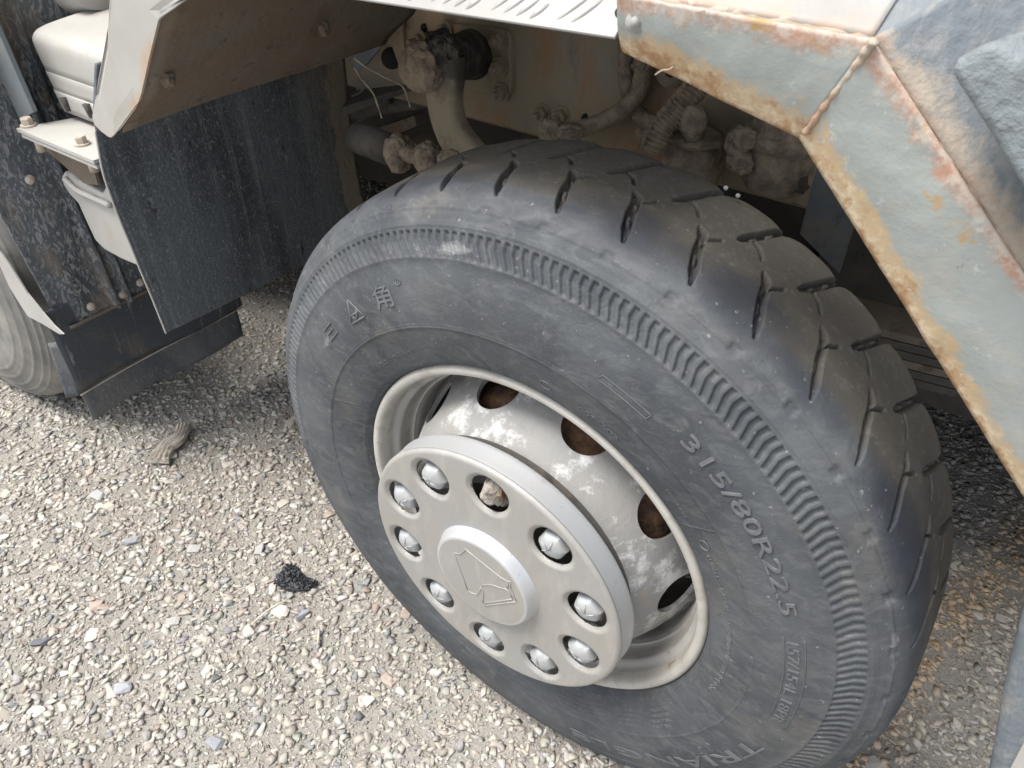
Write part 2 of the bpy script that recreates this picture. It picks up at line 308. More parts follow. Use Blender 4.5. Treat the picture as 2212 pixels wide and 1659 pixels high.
# ---- unseen cab, and walls added to block light under it
cab = part('unseen_cab_body', join([box((-3.6, .24, 1.33), (2.6, 2.1, 2.7))]), m_cream)
part('far_light_blocker', box((-3.6, 2.05, .04), (2.6, 2.12, 1.32)), m_darksteel)  # added wall that stops light entering from the far side
part('rear_light_blocker', box((-2.6, .30, .10), (-2.57, 2.05, 1.32)), m_flap2)  # added cross wall keeping light out at the rear
part('front_light_blocker', box((1.25, .30, .20), (1.29, 2.05, 1.32)), m_darksteel)  # added cross wall keeping light out at the front
part('engine_shade_block', join([box((-2.4, .95, .42), (.95, 1.40, 1.3))]), m_cavity)  # engine mass stretched lengthwise to shade the ground under the truck
part('front_axle_beam', join([box((-.055, .35, .44), (.055, 1.85, .56))]), m_mud)
def rail():
    y0, y1 = .66, .74
    x0, x1 = -3.4, 2.2
    nx = 60
    V = []; sec = [(y1, .828), (y0 + .006, .828), (y0, .834), (y0, 1.115), (y0 + .006, 1.121), (y1, 1.121)]
    for i in range(nx + 1):
        x = x0 + (x1 - x0) * i / nx
        for (y, z) in sec: V.append((x, y, z))
    return V, grid_faces(nx + 1, len(sec))
rl = part('chassis_rail', rail(), m_rail, sharp=40)
sol = rl.modifiers.new('thickness', 'SOLIDIFY'); sol.thickness = .008; sol.offset = 0
part('far_chassis_rail', box((-3.4, 1.46, .82), (2.2, 1.53, 1.12)), m_rail)

# ---- the front wheel
wheel = tag(empty('wheel', (0, .1, HUB), truck), label='worn front wheel with silver ten-hole hub cover')
def wp(part_name, vf, m, **k): return mk(part_name, vf[0], vf[1], m, wheel, **k)
def W(rr, th, y): return (rr * math.cos(th), y, HUB + rr * math.sin(th))
def catmull(P, n):
    P = np.array(P, float); out = []
    Q = np.vstack([2 * P[0] - P[1], P, 2 * P[-1] - P[-2]])
    for i in range(1, len(Q) - 2):
        p0, p1, p2, p3 = Q[i - 1:i + 3]
        t = np.linspace(0, 1, n, endpoint=False)[:, None]
        out.append(.5 * (2 * p1 + (p2 - p0) * t + (2 * p0 - 5 * p1 + 4 * p2 - p3) * t * t + (3 * p1 - p0 - 3 * p2 + p3) * t ** 3))
    out.append(P[-1:]); return np.concatenate(out)
TP = [(.286, .030), (.2925, .014), (.2985, .0035), (.304, -.005), (.315, -.0125), (.335, -.019), (.3697, -.0258), (.400, -.0272), (.430, -.0238), (.4585, -.0158),
      (.475, -.0090), (.4895, -.0030), (.503, .0040), (.5135, .0115), (.5220, .0210), (.5290, .0335), (.5330, .055), (.5350, .090), (.5355, .13), (.5355, .175),
      (.5340, .205), (.5290, .222), (.5180, .234), (.500, .243), (.47, .253), (.42, .266), (.37, .262), (.32, .245), (.2985, .228), (.288, .215)]
prof = catmull(TP, 40)
seg = np.r_[0, np.cumsum(np.hypot(*np.diff(prof, axis=0).T))]
def resample(a, b, step):                      # profile length between two control points
    ia, ib = a * 40, min(b * 40, len(prof) - 1)
    n = max(2, int((seg[ib] - seg[ia]) / step)); return np.linspace(seg[ia], seg[ib], n, endpoint=False)
S = np.concatenate([resample(0, 5, .0035), resample(5, 7, .0015), resample(7, 9, .005), resample(9, 14, .0016), resample(14, 16, .0018), resample(16, 21, .0017), resample(21, 29, .012), [seg[-1]]])
PR = np.interp(S, seg, prof[:, 0]); PY = np.interp(S, seg, prof[:, 1])
TR = np.interp(S, seg, np.gradient(prof[:, 0], seg)); TY = np.interp(S, seg, np.gradient(prof[:, 1], seg))
NRr, NRy = TY, -TR                            # outward normal in the (radius, y) plane
fine = np.arange(-70, 186, .14); coarse = np.arange(190, 288, 1.0)
TH = np.radians(np.concatenate([fine, coarse])); thd = np.degrees(TH)
def sst(a, b, x): t = np.clip((x - a) / (b - a), 0, 1); return t * t * (3 - 2 * t)
A, RRg = np.meshgrid(thd, PR, indexing='ij'); _, YYg = np.meshgrid(thd, PY, indexing='ij'); _, SI = np.meshgrid(thd, np.arange(len(S)), indexing='ij')
outer = YYg < .10
disp = np.zeros_like(A)
side = outer & (RRg < .515)
# moulded rings
def ring(r0, wd, hgt): return hgt * np.exp(-((RRg - r0) / wd) ** 4) * side
disp += ring(.3085, .0016, .0014) + ring(.3697, .0013, .0014) + ring(.3735, .0010, .0006) + ring(.4962, .0012, .0010)
disp += np.where(side, .0017 * sst(.4578, .4592, RRg), 0)
disp -= np.where(side, .0012 * sst(.5005, .5020, RRg) * (1 - sst(.5115, .513, RRg)), 0)
# radial dividing lines in the lettering band
for a0, a1 in ((98.3, 100.3), (156.4, 161.1), (41.2, 39.7), (-9.9, -14.2), (-140, -139)):
    aa = a0 + (a1 - a0) * (RRg - .306) / .062
    disp += np.where(side & (RRg > .306) & (RRg < .369), .0010 * np.exp(-((A - aa) / .14) ** 2), 0)
# chevron teeth in the shoulder band
per = 1.5
kink = np.where(RRg > .4800, .0, -(.4800 - RRg) / .0185 * 1.15)
ph = ((A - kink - .4) / per) % 1.0
tooth = sst(.0, .08, ph) * (1 - sst(.54, .62, ph))
inb = sst(.4622, .4634, RRg) * (1 - sst(.4895, .4907, RRg))
worn = 1 - .45 * sst(.15, .5, np.sin(np.radians(A) * 3.1 + 1.0) * np.sin(np.radians(A) * 1.7))
disp -= np.where(side, .0038 * inb * tooth * np.clip(worn, .45, 1), 0)
# little pockets on the shoulder rim
ph2 = (((A - 70.2) + 4.5) % 9.0) - 4.5
pk = np.exp(-(ph2 / .8) ** 4) * np.exp(-((RRg - .5145) / .0042) ** 4)
disp -= np.where(outer & (RRg < .525), .0030 * pk, 0)
# tread grooves: polylines in (angle, y) repeated every 9 degrees
GR = [([(0, .031), (.9, .050), (2.0, .075), (2.6, .098), (3.2, .109), (3.9, .116)], .0088, .0115),
      ([(2.3, .099), (1.7, .107), (1.1, .114), (.9, .117)], .0030, .0070),
      ([(-.4, .137), (-1.2, .153), (-2.2, .175), (-3.2, .200), (-5.0, .236)], .0098, .0120),
      ([(-2.0, .150), (-2.9, .146), (-3.5, .140), (-4.0, .132)], .0028, .0070)]
tread = (YYg > .018) & (RRg > .505)
cols = np.where((PY > .015) & (PR > .50))[0]; c0, c1 = cols[0], cols[-1] + 1
sub_y = YYg[:, c0:c1]; sub_a = A[:, c0:c1]
gd = np.zeros_like(sub_y)
PERD = 9.0; base = 69.65
for pts, wdt, dep in GR:
    best = np.full_like(sub_y, 9.0); tb = np.zeros_like(sub_y); n = len(pts) - 1
    for i in range(n):
        (a0, y0), (a1, y1) = pts[i], pts[i + 1]
        cen = base + (a0 + a1) / 2
        da = ((sub_a - cen + PERD / 2) % PERD - PERD / 2 + (a0 + a1) / 2)
        k = .535 * math.pi / 180
        px, py = da * k - a0 * k, sub_y - y0; dx, dy = (a1 - a0) * k, y1 - y0
        t = np.clip((px * dx + py * dy) / (dx * dx + dy * dy), 0, 1)
        d = np.hypot(px - t * dx, py - t * dy)
        u = d < best; best = np.where(u, d, best); tb = np.where(u, (i + t) / n, tb)
    half = wdt / 2 * (np.clip(np.minimum(tb, 1 - tb) * 4.5 + .25, 0, 1) if wdt > .005 and pts[-1][1] < .2 else np.clip(tb * 4 + .35, 0, 1))
    floor = dep * (1 - .50 * (np.sin(tb * 2 * math.pi * 3.5) > .35) * (np.abs(best) < half * .55) * (wdt > .005))
    gd = np.maximum(gd, floor * (1 - sst(0, .0013, best - half)))
# irregular wear of the inner shoulder between the grooves
gph = (((sub_a - base + 4.0) + PERD / 2) % PERD - PERD / 2)
gd += .0050 * np.exp(-(gph / 1.6) ** 2) * sst(.192, .230, sub_y)
disp[:, c0:c1] -= gd
# soft unevenness
lo = np.array([mnoise.noise(Vector((math.cos(a) * 3, math.sin(a) * 3, 0))) for a in TH])
disp += .0008 * lo[:, None]
Rr = RRg + disp * NRr[None, :]; Yy = YYg + disp * NRy[None, :]
VT = np.stack([Rr * np.cos(TH)[:, None], Yy, HUB + Rr * np.sin(TH)[:, None]], -1).reshape(-1, 3)
nT, nS = len(TH), len(S)
i = np.arange(nT)[:, None]; j2 = (i + 1) % nT; k = np.arange(nS - 1)[None, :]
FT = np.stack([i * nS + k, i * nS + k + 1, j2 * nS + k + 1, j2 * nS + k], -1).reshape(-1, 4)
trd = (sst(.03, .075, YYg) * (RRg > .50) * (YYg < .24)).ravel()
scuff = (sst(.005, .03, YYg) * (1 - sst(.06, .12, YYg)) * (RRg > .5)).ravel()
chalk = np.zeros_like(A)
for ca_, cr_, wa, wr, kk in ((101, .474, 5, .012, 1.0), (108, .470, 4, .008, .7), (146, .412, 4, .010, .8), (120, .43, 16, .03, .45), (99, .30, 60, .012, .35), (57, .515, 30, .006, .55), (20, .515, 40, .006, .6), (118, .512, 26, .020, .55), (100, .40, 20, .02, .4), (10, .42, 20, .02, .35), (-20, .49, 60, .006, .5)):
    chalk = np.maximum(chalk, kk * np.exp(-((A - ca_) / wa) ** 2 - ((RRg - cr_) / wr) ** 2) * (YYg < .06))
chalk = chalk.ravel()
tyre = mk('tyre', VT, FT, m_tyre, wheel, attrs={'tread': trd, 'scuff': scuff, 'chalk': chalk}, origin=(0, .1, HUB))
tyre['label'] = 'worn black tyre casing with chevron shoulder band'
if tyre.data.polygons[0].normal.dot(Vector((0, -1, 0))) > 0 and False: pass
# make sure normals face outwards
_p = tyre.data.polygons[(nS - 1) * 600 + int(np.argmax(PR > .40))]
if (_p.normal.y > 0): tyre.data.flip_normals()

def ysurf(rr):                                  # outer sidewall surface
    o = np.argsort(prof[:13 * 40, 0]); return np.interp(rr, prof[o, 0], prof[o, 1])
def polar_text(txt, th0, r0, size, h=.0015, width=None, parent=wheel, m=m_letter, name='sidewall_lettering', flip=False, bold=0.0, label=None, surf=None, shear=0.0):
    """raised text running clockwise from angle th0 (degrees), baseline at radius r0"""
    cu = bpy.data.curves.new('t', 'FONT'); cu.body = txt; cu.size = size; cu.extrude = .5; cu.offset = bold; cu.resolution_u = 3; cu.shear = shear
    ob = bpy.data.objects.new('t', cu); C.objects.link(ob)
    dg = bpy.context.evaluated_depsgraph_get(); me = bpy.data.meshes.new_from_object(ob.evaluated_get(dg))
    bpy.data.objects.remove(ob); bpy.data.curves.remove(cu)
    bm = bmesh.new(); bm.from_mesh(me); bmesh.ops.remove_doubles(bm, verts=bm.verts, dist=1e-6)
    V = np.array([v.co[:] for v in bm.verts]); F = [tuple(v.index for v in f.verts) for f in bm.faces]; bm.free(); bpy.data.meshes.remove(me)
    if len(V) == 0: return None
    k = (width / (V[:, 0].max() - V[:, 0].min())) if width else 1.0
    u = (V[:, 0] - V[:, 0].min()) * k
    rr = r0 + V[:, 1]; th = np.radians(th0) - u / (r0 + size * .35)
    y = (surf or ysurf)(rr) + np.where(V[:, 2] > 0, -h, .0008)
    P = np.stack([rr * np.cos(th), y, HUB + rr * np.sin(th)], -1)
    # remove_doubles leaves orientation as is: text seen from -y
    o = mk(name, P, F, m, parent, smooth=False)
    if label: o['label'] = label
    return o
def arc(th0, th1, r): return math.radians(abs(th0 - th1)) * r
polar_text('315/80R22.5', 56.9, .4095, .0265, h=.0022, width=arc(56.9, 23.1, .417), label='raised tyre size 315/80R22.5')
polar_text('157/154L 18PR', 17.0, .4105, .0190, width=arc(17.0, -5.5, .417), h=.0011, label='raised load marking')
polar_text('TRIANGLE', -15.5, .4085, .0335, width=arc(-15.5, -72.0, .42), h=.0013, label='raised word upside down at the foot of the tyre')
polar_text('\u4e09', 143.6, .4060, .0260, width=arc(143.4, 138.9, .415), h=.0013)
polar_text('\u89d2', 122.2, .4055, .0330, width=arc(122.2, 117.0, .42), h=.0014)
polar_text('\u00ae', 115.3, .4290, .0130, width=arc(115.3, 113.4, .432), h=.0010)
polar_text('\u4e09\u89d2\u8f6e\u80ce\u80a1\u4efd\u6709\u9650\u516c\u53f8', 141.0, .3290, .0085, width=arc(141, 119.3, .333), h=.0009)
polar_text('DOT', 73.6, .3292, .0085, width=arc(73.6, 69.8, .333), h=.0010)
polar_text('VXTR', 68.6, .3292, .0085, width=arc(68.6, 63.5, .333), h=.0010)
polar_text('STANDARD RIM', 15.2, .3320, .0090, width=arc(15.2, 6.6, .336), h=.0009)
polar_text('9.00', 5.8, .3320, .0090, width=arc(5.8, 3.2, .336), h=.0009)
polar_text('SIZE', .4, .3320, .0080, width=arc(.4, -3.1, .336), h=.0009)
polar_text('M+S', -3.9, .3300, .0125, width=arc(-3.9, -10.6, .336), h=.0011)
polar_text('TUBELESS RADIAL', 33.8, .3330, .0085, width=arc(33.8, 18.5, .336), h=.0009)
polar_text('REGROOVABLE', 50.0, .3330, .0070, width=arc(50.0, 43.0, .336), h=.0008)
polar_text('CCC', 83.0, .3305, .0065, width=arc(83.0, 81.2, .333), h=.0009)
for q in range(4):
    rr = .3235 + .0085 * q
    polar_text('MAX. LOAD SINGLE 4125 KG AT 850 KPA COLD   MAX. LOAD DUAL 3750 KG AT 850 KPA COLD'[: 84 - 3 * q], -31.0 - 1.2 * q, rr, .0066, width=arc(-31 - 1.2 * q, -76, rr), h=.0008)
def wire(pts, r=.0011, name='sidewall_lettering', closed=False, m=m_letter, parent=wheel, y0=None, seg_=5):
    P = [W(rr, R(th), (ysurf(rr) if y0 is None else y0) - .0004) for th, rr in pts]
    return mk(name, *tube(P, r, seg_, caps=True), m, parent)
# the triangle emblem between the two characters
for q in (((132.8, .4015), (130.2, .4320)), ((130.2, .4320), (127.4, .4010)), ((127.4, .4010), (132.8, .4015)), ((131.4, .4110), (129.0, .4110)), ((131.2, .4110), (130.6, .4025)), ((129.2, .4110), (130.6, .4025))):
    wire(q, .0016)
# ovals round small marks
wire([(36.0 + 1.25 * math.cos(a), .3375 + .0062 * math.sin(a)) for a in np.linspace(0, 2 * math.pi, 25)], .0007)
wire([(82.1 + 1.35 * math.cos(a), .3330 + .0062 * math.sin(a)) for a in np.linspace(0, 2 * math.pi, 25)], .0007)
wire([(t, .3970) for t in np.linspace(72.7, 62.8, 20)] + [(62.6, .4060)] + [(t, .4062) for t in np.linspace(62.6, 72.1, 20)] + [(72.7, .3970)], .0006)
wire([(t, .4065) for t in np.linspace(18.0, -6.5, 30)], .0006); wire([(t, .4300) for t in np.linspace(18.0, -6.5, 30)], .0006)

# ---- rim
def lathe(P, n=288, a0=0, a1=360, wrap=True, th_off=0):
    P = np.array(P); th = np.radians(np.linspace(a0, a1, n, endpoint=not wrap)) + th_off
    V = np.stack([P[None, :, 0] * np.cos(th)[:, None], np.repeat(P[None, :, 1], n, 0), HUB + P[None, :, 0] * np.sin(th)[:, None]], -1).reshape(-1, 3)
    return V, grid_faces(n, len(P), wrap)
flange = [(.2955, .022), (.2985, .010), (.2990, .002), (.2975, -.0025), (.2940, -.0050), (.2895, -.0050), (.2855, -.0030), (.2830, .0015), (.2815, .008), (.2805, .016)]
wp('rim_flange', lathe(catmull(flange, 4)), m_rim)
barrel = [(.2805, .016), (.2780, .024), (.2700, .030), (.2685, .040), (.2660, .052), (.2600, .060), (.2575, .070), (.2565, .088), (.2560, .110), (.2555, .16), (.262, .20), (.280, .235)]
wp('rim_barrel', lathe(catmull(barrel, 4)), m_barrel)
# the lock ring line seen inside the barrel
wp('rim_step', lathe([(.2640, .0555), (.2618, .0545), (.2605, .0575), (.2612, .0610)]), m_rim)

# ---- bowl shaped wheel disc with ten hand holes
dprof = catmull([(.120, -.026), (.175, -.030), (.196, -.024), (.2080, -.010), (.2190, .008), (.2300, .030), (.2400, .053), (.2480, .078), (.2560, .092)], 12)
dsg = np.r_[0, np.cumsum(np.hypot(*np.diff(dprof, axis=0).T))]
def holed(profile, n_th, n_s, centers, rad, name, m, thick, lip=0.0, parent=wheel, sharp=35, curv=None):
    """surface of revolution with round holes cut in it; centers = [(angle, profile length)]"""
    sg = np.r_[0, np.cumsum(np.hypot(*np.diff(profile, axis=0).T))]
    s = np.linspace(0, sg[-1], n_s); th = np.linspace(0, 2 * math.pi, n_th, endpoint=False)
    T_, S_ = np.meshgrid(th, s, indexing='ij'); T_ = T_.copy(); S_ = S_.copy()
    extra = np.zeros_like(S_); kill = np.zeros_like(S_, bool)
    for (ca, cs) in centers:
        rc = np.interp(cs, sg, profile[:, 0])
        da = (T_ - ca + math.pi) % (2 * math.pi) - math.pi
        u = da * rc; v = S_ - cs; d = np.hypot(u, v)
        near = np.abs(d - rad) < max(sg[-1] / n_s, 2 * math.pi * rc / n_th) * .75
        ins = (d < rad) & ~near; kill |= ins
        f = np.where(near & (d > 1e-9), rad / np.maximum(d, 1e-9), 1)
        T_ = np.where(near, ca + u * f / rc, T_); S_ = np.where(near, cs + v * f, S_)
        d2 = np.where(near, rad, d)
        if lip: extra += lip * (1 - sst(rad, rad * 1.22, d2)) * (d2 >= rad * .99)
    rr = np.interp(S_, sg, profile[:, 0]); yy = np.interp(S_, sg, profile[:, 1]) + extra
    V = np.stack([rr * np.cos(T_), yy, HUB + rr * np.sin(T_)], -1).reshape(-1, 3)
    kk = kill.ravel(); F = [f for f in grid_faces(n_th, n_s, True) if not (kk[f[0]] or kk[f[1]] or kk[f[2]] or kk[f[3]])]
    # drop faces whose four corners lie on a hole's edge and whose middle is inside it
    TV, SV = T_.ravel(), S_.ravel(); K = []
    for f in F:
        idx = list(f); t = TV[idx]; t = t[0] + ((t - t[0] + math.pi) % (2 * math.pi) - math.pi); tm, sm = t.mean(), SV[idx].mean(); inside = False
        for (ca, cs) in centers:
            if abs(sm - cs) < rad:
                rc = np.interp(cs, sg, profile[:, 0]); du = ((tm - ca + math.pi) % (2 * math.pi) - math.pi) * rc
                if du * du + (sm - cs) ** 2 < (rad * .992) ** 2: inside = True; break
        if not inside: K.append(f)
    F = K
    used = sorted({i for f in F for i in f}); mp = {o: n for n, o in enumerate(used)}
    o = mk(name, V[used], [tuple(mp[i] for i in f) for f in F], m, parent, sharp=sharp)
    if thick:
        so = o.modifiers.new('thickness', 'SOLIDIFY'); so.thickness = thick; so.offset = 0
    return o
cs_hand = float(np.interp(.2370, dprof[:, 0], dsg))
def cut_disc():
    n = 216; P = catmull([tuple(p) for p in dprof[:-4:6]] + [tuple(dprof[-1])], 2); nr = []
    T = np.gradient(P, axis=0); T /= np.linalg.norm(T, axis=1, keepdims=True); N_ = np.stack([-T[:, 1], T[:, 0]], -1)     # inward side
    if N_[len(P) // 2, 0] > 0: N_ = -N_
    Q = np.vstack([P, (P + N_ * .007)[::-1]]); V, F = lathe(Q, n); m_ = len(Q)
    F = list(F) + [(i * m_ + m_ - 1, ((i + 1) % n) * m_ + m_ - 1, ((i + 1) % n) * m_, i * m_) for i in range(n)]
    body = mk('disc_body', V, F, m_disc, None, origin=(0, 0, 0))
    bm = bmesh.new(); bm.from_mesh(body.data); bmesh.ops.recalc_face_normals(bm, faces=bm.faces); bm.to_mesh(body.data); bm.free()
    k0 = int(np.argmin(abs(dprof[:, 0] - .2375))); c0 = dprof[k0]; t0 = dprof[k0 + 2] - dprof[k0 - 2]; t0 /= np.linalg.norm(t0); nn = np.array([-t0[1], t0[0]])
    cuts = []
    for q in range(10):
        a = R(36 * q); rad_ = Vector((math.cos(a), 0, math.sin(a))); c = Vector((c0[0] * math.cos(a), c0[1], HUB + c0[0] * math.sin(a))); nv = rad_ * nn[0] + Vector((0, nn[1], 0))
        cuts.append(cyl(c - nv * .03, c + nv * .03, .0365, 48))
    cut = mk('disc_cut', *join(cuts), m_disc, None, origin=(0, 0, 0))
    bm = bmesh.new(); bm.from_mesh(cut.data); bmesh.ops.recalc_face_normals(bm, faces=bm.faces); bm.to_mesh(cut.data); bm.free()
    b = body.modifiers.new('b', 'BOOLEAN'); b.object = cut; b.operation = 'DIFFERENCE'; b.solver = 'EXACT'
    me = bpy.data.meshes.new_from_object(body.evaluated_get(bpy.context.evaluated_depsgraph_get()))
    V = [tuple(v.co) for v in me.vertices]; F = [tuple(p.vertices) for p in me.polygons]
    bpy.data.objects.remove(body); bpy.data.objects.remove(cut)
    return mk('wheel_disc', V, F, m_disc, wheel, sharp=32)
cut_disc()
wp('brake_drum', lathe(catmull([(.05, .03), (.17, .035), (.205, .05), (.215, .07), (.212, .12), (.205, .22), (.20, .26)], 5), n=96), m_drum)

# ---- silver hub cover with ten holes and a raised centre
face = [(.0860, -.0815), (.110, -.0822), (.16, -.0826), (.205, -.0822), (.2115, -.0815), (.2140, -.0795), (.2150, -.0765)]
fprof = catmull(face, 8); fsg = np.r_[0, np.cumsum(np.hypot(*np.diff(fprof, axis=0).T))]
cov = holed(fprof, 600, 68, [(R(16.3 + 36 * q), float(np.interp(.1670, fprof[:, 0], fsg))) for q in range(10)], .0300, 'hub_cover', m_cover, .0016, lip=.0050, sharp=60)
cov['label'] = 'silver ten-hole hub cover dulled by dust'
wp('cover_edge_band', lathe([(.2152, -.0770), (.2156, -.070), (.2156, -.052), (.2166, -.0465), (.2158, -.0445), (.2130, -.0450)]), m_chrome)
wp('hub_cap', lathe(catmull([(.0895, -.0805), (.0872, -.0830), (.0850, -.0880), (.0815, -.0965), (.0795, -.0990), (.0760, -.0998)], 4) , n=160), m_chrome)
wp('hub_cap_face', lathe([(.0762, -.0998), (.070, -.1000), (.04, -.1002), (.001, -.1003)], n=160), m_cover)
wp('hub_flange', lathe([(.05, -.02), (.135, -.020), (.150, -.026), (.190, -.029), (.199, -.022)], n=160), m_darksteel)
# embossed emblem on the cap
def emb(pts, r=.0008):
    P = [at(1580 * .576 + x * .3014 * .576, 1900 * .576 + y * .3014 * .576, 'y', -.1006) for x, y in pts]
    mk('cap_emblem', *tube(smooth_path(P, 2) if len(P) > 2 else P, r, 6), m_cover, wheel)
for q in ([(400, 575), (470, 590), (520, 560), (550, 525)], [(410, 590), (470, 750), (575, 1035)], [(575, 1045), (690, 1095), (745, 1000)], [(550, 530), (760, 700), (1000, 890), (1110, 940)],
          [(1110, 950), (1105, 1010), (1130, 1060), (1180, 1180)], [(1075, 950), (1070, 1015)], [(745, 985), (860, 970), (980, 1010), (1070, 1035), (1130, 1140)], [(750, 1000), (775, 1080), (760, 1190)],
          [(770, 1200), (900, 1185), (1130, 1150)], [(790, 1235), (900, 1220), (1180, 1185)]):
    emb(q)

# ---- wheel nuts behind the cover's holes
def nut(th):
    rr = .1675; out = []
    c = Vector(W(rr, R(th), -.043)); n = Vector((0, -1, 0)); u, v, _ = frame(n)
    def rg(r, h, seg=6, ph=0.0): return [tuple(c + n * h + (u * math.cos(2 * math.pi * k / seg + ph) + v * math.sin(2 * math.pi * k / seg + ph)) * r) for k in range(seg)]
    ph = random.random()
    body = [rg(.0245, 0, 24), rg(.0245, .004, 24), rg(.0222, .0055, 24)]
    rings = body + []
    V = [p for q in rings for p in q]; F = [(i * 24 + k, i * 24 + (k + 1) % 24, (i + 1) * 24 + (k + 1) % 24, (i + 1) * 24 + k) for i in range(2) for k in range(24)]
    # hexagonal cap that rounds off into a dome
    R2 = []; prof_ = [(.0212, .005, 1), (.0212, .031, 1), (.0203, .0340, .9), (.0180, .0380, .55), (.0142, .0410, .2), (.0075, .0430, 0), (.001, .0435, 0)]
    for (r, h, hx) in prof_:
        ringp = []
        for k in range(36):
            a = 2 * math.pi * k / 36 + ph
            hexr = r * math.cos(math.pi / 6) / math.cos(((a - ph) % (math.pi / 3)) - math.pi / 6) * 1.06
            q = hexr * hx + r * (1 - hx)
            ringp.append(tuple(c + n * h + (u * math.cos(a) + v * math.sin(a)) * q))
        R2.append(ringp)
    V2 = [p for q in R2 for p in q]; F2 = [(i * 36 + k, i * 36 + (k + 1) % 36, (i + 1) * 36 + (k + 1) % 36, (i + 1) * 36 + k) for i in range(len(R2) - 1) for k in range(36)]
    return join([(V, F), (V2, F2)])
for q in range(10):
    th = 16.3 + 36 * q
    if q == 2:
        o = wp('wheel_nut', blob(W(.1665, R(th), -.066), (.0165, .022, .0235), .55, 1.6, 3, 5), m_stonedirt, smooth=False); o['label'] = 'bare mud-crusted wheel nut that has lost its silver cap'
    else:
        o = wp('wheel_nut', nut(th), m_nut, sharp=28)
        # relief lines cast on the cap
        for k in range(5):
            a = k * 1.2566 + q; c = Vector(W(.1675, R(th), 0)); rr = .0045
            p1 = Vector((c.x + math.cos(a) * .0035, -.0878, c.z + math.sin(a) * .0035)); p2 = Vector((c.x + math.cos(a + .35) * .0150, -.0846, c.z + math.sin(a + .35) * .0150))
            wp('nut_relief', tube([p1, p2], .0009, 4), m_nut) if k < 3 else None
    if q in (3, 4, 2, 0, 8, 9, 7):
        aa = random.uniform(0, 6.28)
        wp('mud_crumb', blob(Vector(W(.1675, R(th), -.062)) + Vector((.016 * math.cos(-.9 + .4 * random.random()), 0, .020 * math.sin(-.9))), (.009, .011, .010), .6, 2, 2, q), m_stonedirt, smooth=False)

# ---- sheets and flaps: bilinear patches with a little warp
def sheet(A, B, Cc, D, nu, nv, thick=0.0, warp=None, attrs=None):
    """patch A-B (along u) / D-Cc, returns V, F and its (u, v); warp(u, v) -> Vector"""
    A, B, Cc, D = map(Vector, (A, B, Cc, D)); V = []; UV = []
    for i in range(nu):
        for k in range(nv):
            u, v = i / (nu - 1), k / (nv - 1)
            p = A * (1 - u) * (1 - v) + B * u * (1 - v) + Cc * u * v + D * (1 - u) * v
            if warp: p += warp(u, v)
            V.append(tuple(p)); UV.append((u, v))
    return V, grid_faces(nu, nv), np.array(UV)
def solid(o, t, off=0):
    m = o.modifiers.new('thickness', 'SOLIDIFY'); m.thickness = t; m.offset = off; return o

# ---- arch sheet behind the wheel, its cream outer face and the big mud flap
hookpx = [(243, -60), (243, 0), (236, 60), (222, 140), (208, 215), (202, 250), (206, 268), (222, 284), (237, 295), (243, 296), (250, 289), (272, 258), (303, 216), (308, 200), (326, 120), (345, 42), (348, 26), (356, 14), (400, -4), (480, -40), (480, -60)]
hk = [at(x, y, 'y', -.022) for x, y in hookpx]
def grid_polygon(pts, n=26):
    """flat polygon filled with small faces so that vertex masks work; returns V, F"""
    bm = bmesh.new(); vs_ = [bm.verts.new(p) for p in pts]; f = bm.faces.new(vs_)
    bmesh.ops.triangulate(bm, faces=[f]); bmesh.ops.subdivide_edges(bm, edges=bm.edges[:], cuts=4, use_grid_fill=True)
    V = [tuple(v.co) for v in bm.verts]; F = [tuple(v.index for v in q.verts) for q in bm.faces]; bm.free(); return V, F
def dist_poly(V, pts):
    V = np.asarray(V); best = np.full(len(V), 9.0)
    for a, b in zip(pts[:-1], pts[1:]):
        a, b = np.array(a), np.array(b); d = b - a; t = np.clip(((V - a) @ d) / (d @ d), 0, 1)
        best = np.minimum(best, np.linalg.norm(V - (a + t[:, None] * d), axis=1))
    return best
V, F = grid_polygon(hk); ed = 1 - np.clip(dist_poly(V, hk[6:17]) / .045, 0, 1)
solid(mk('arch_side_plate', V, F, m_cream, truck, smooth=False, attrs={'edge': ed}), .004)
# arch sheet: profile of the inner edge carried inboard
ap = [at(x, y, 'y', -.018) for x, y in [(240, 292), (272, 260), (303, 216), (308, 200), (326, 120), (345, 42), (348, 26), (356, 14), (400, -6), (520, -52)]]
ap[0] = ap[1] + Vector((-.02, 0, -.022))
AP = smooth_path(ap, 3); V = []
for p in AP:
    for k in range(22):
        t = k / 21
        V.append((p.x - .008 * t - .0015 * math.sin(9 * t), p.y + .60 * t, p.z + .003 * math.sin(5 * t)))
solid(mk('arch_sheet', V, grid_faces(len(AP), 22), m_under, truck, sharp=50), .004)
part('arch_bracket', prism([at(735, 110, 'y', .58), at(800, 10, 'y', .58), at(835, 5, 'y', .58), at(822, 40, 'y', .58), at(790, 80, 'y', .58), at(752, 112, 'y', .58)], (0, .012, 0)), m_rail, smooth=False)
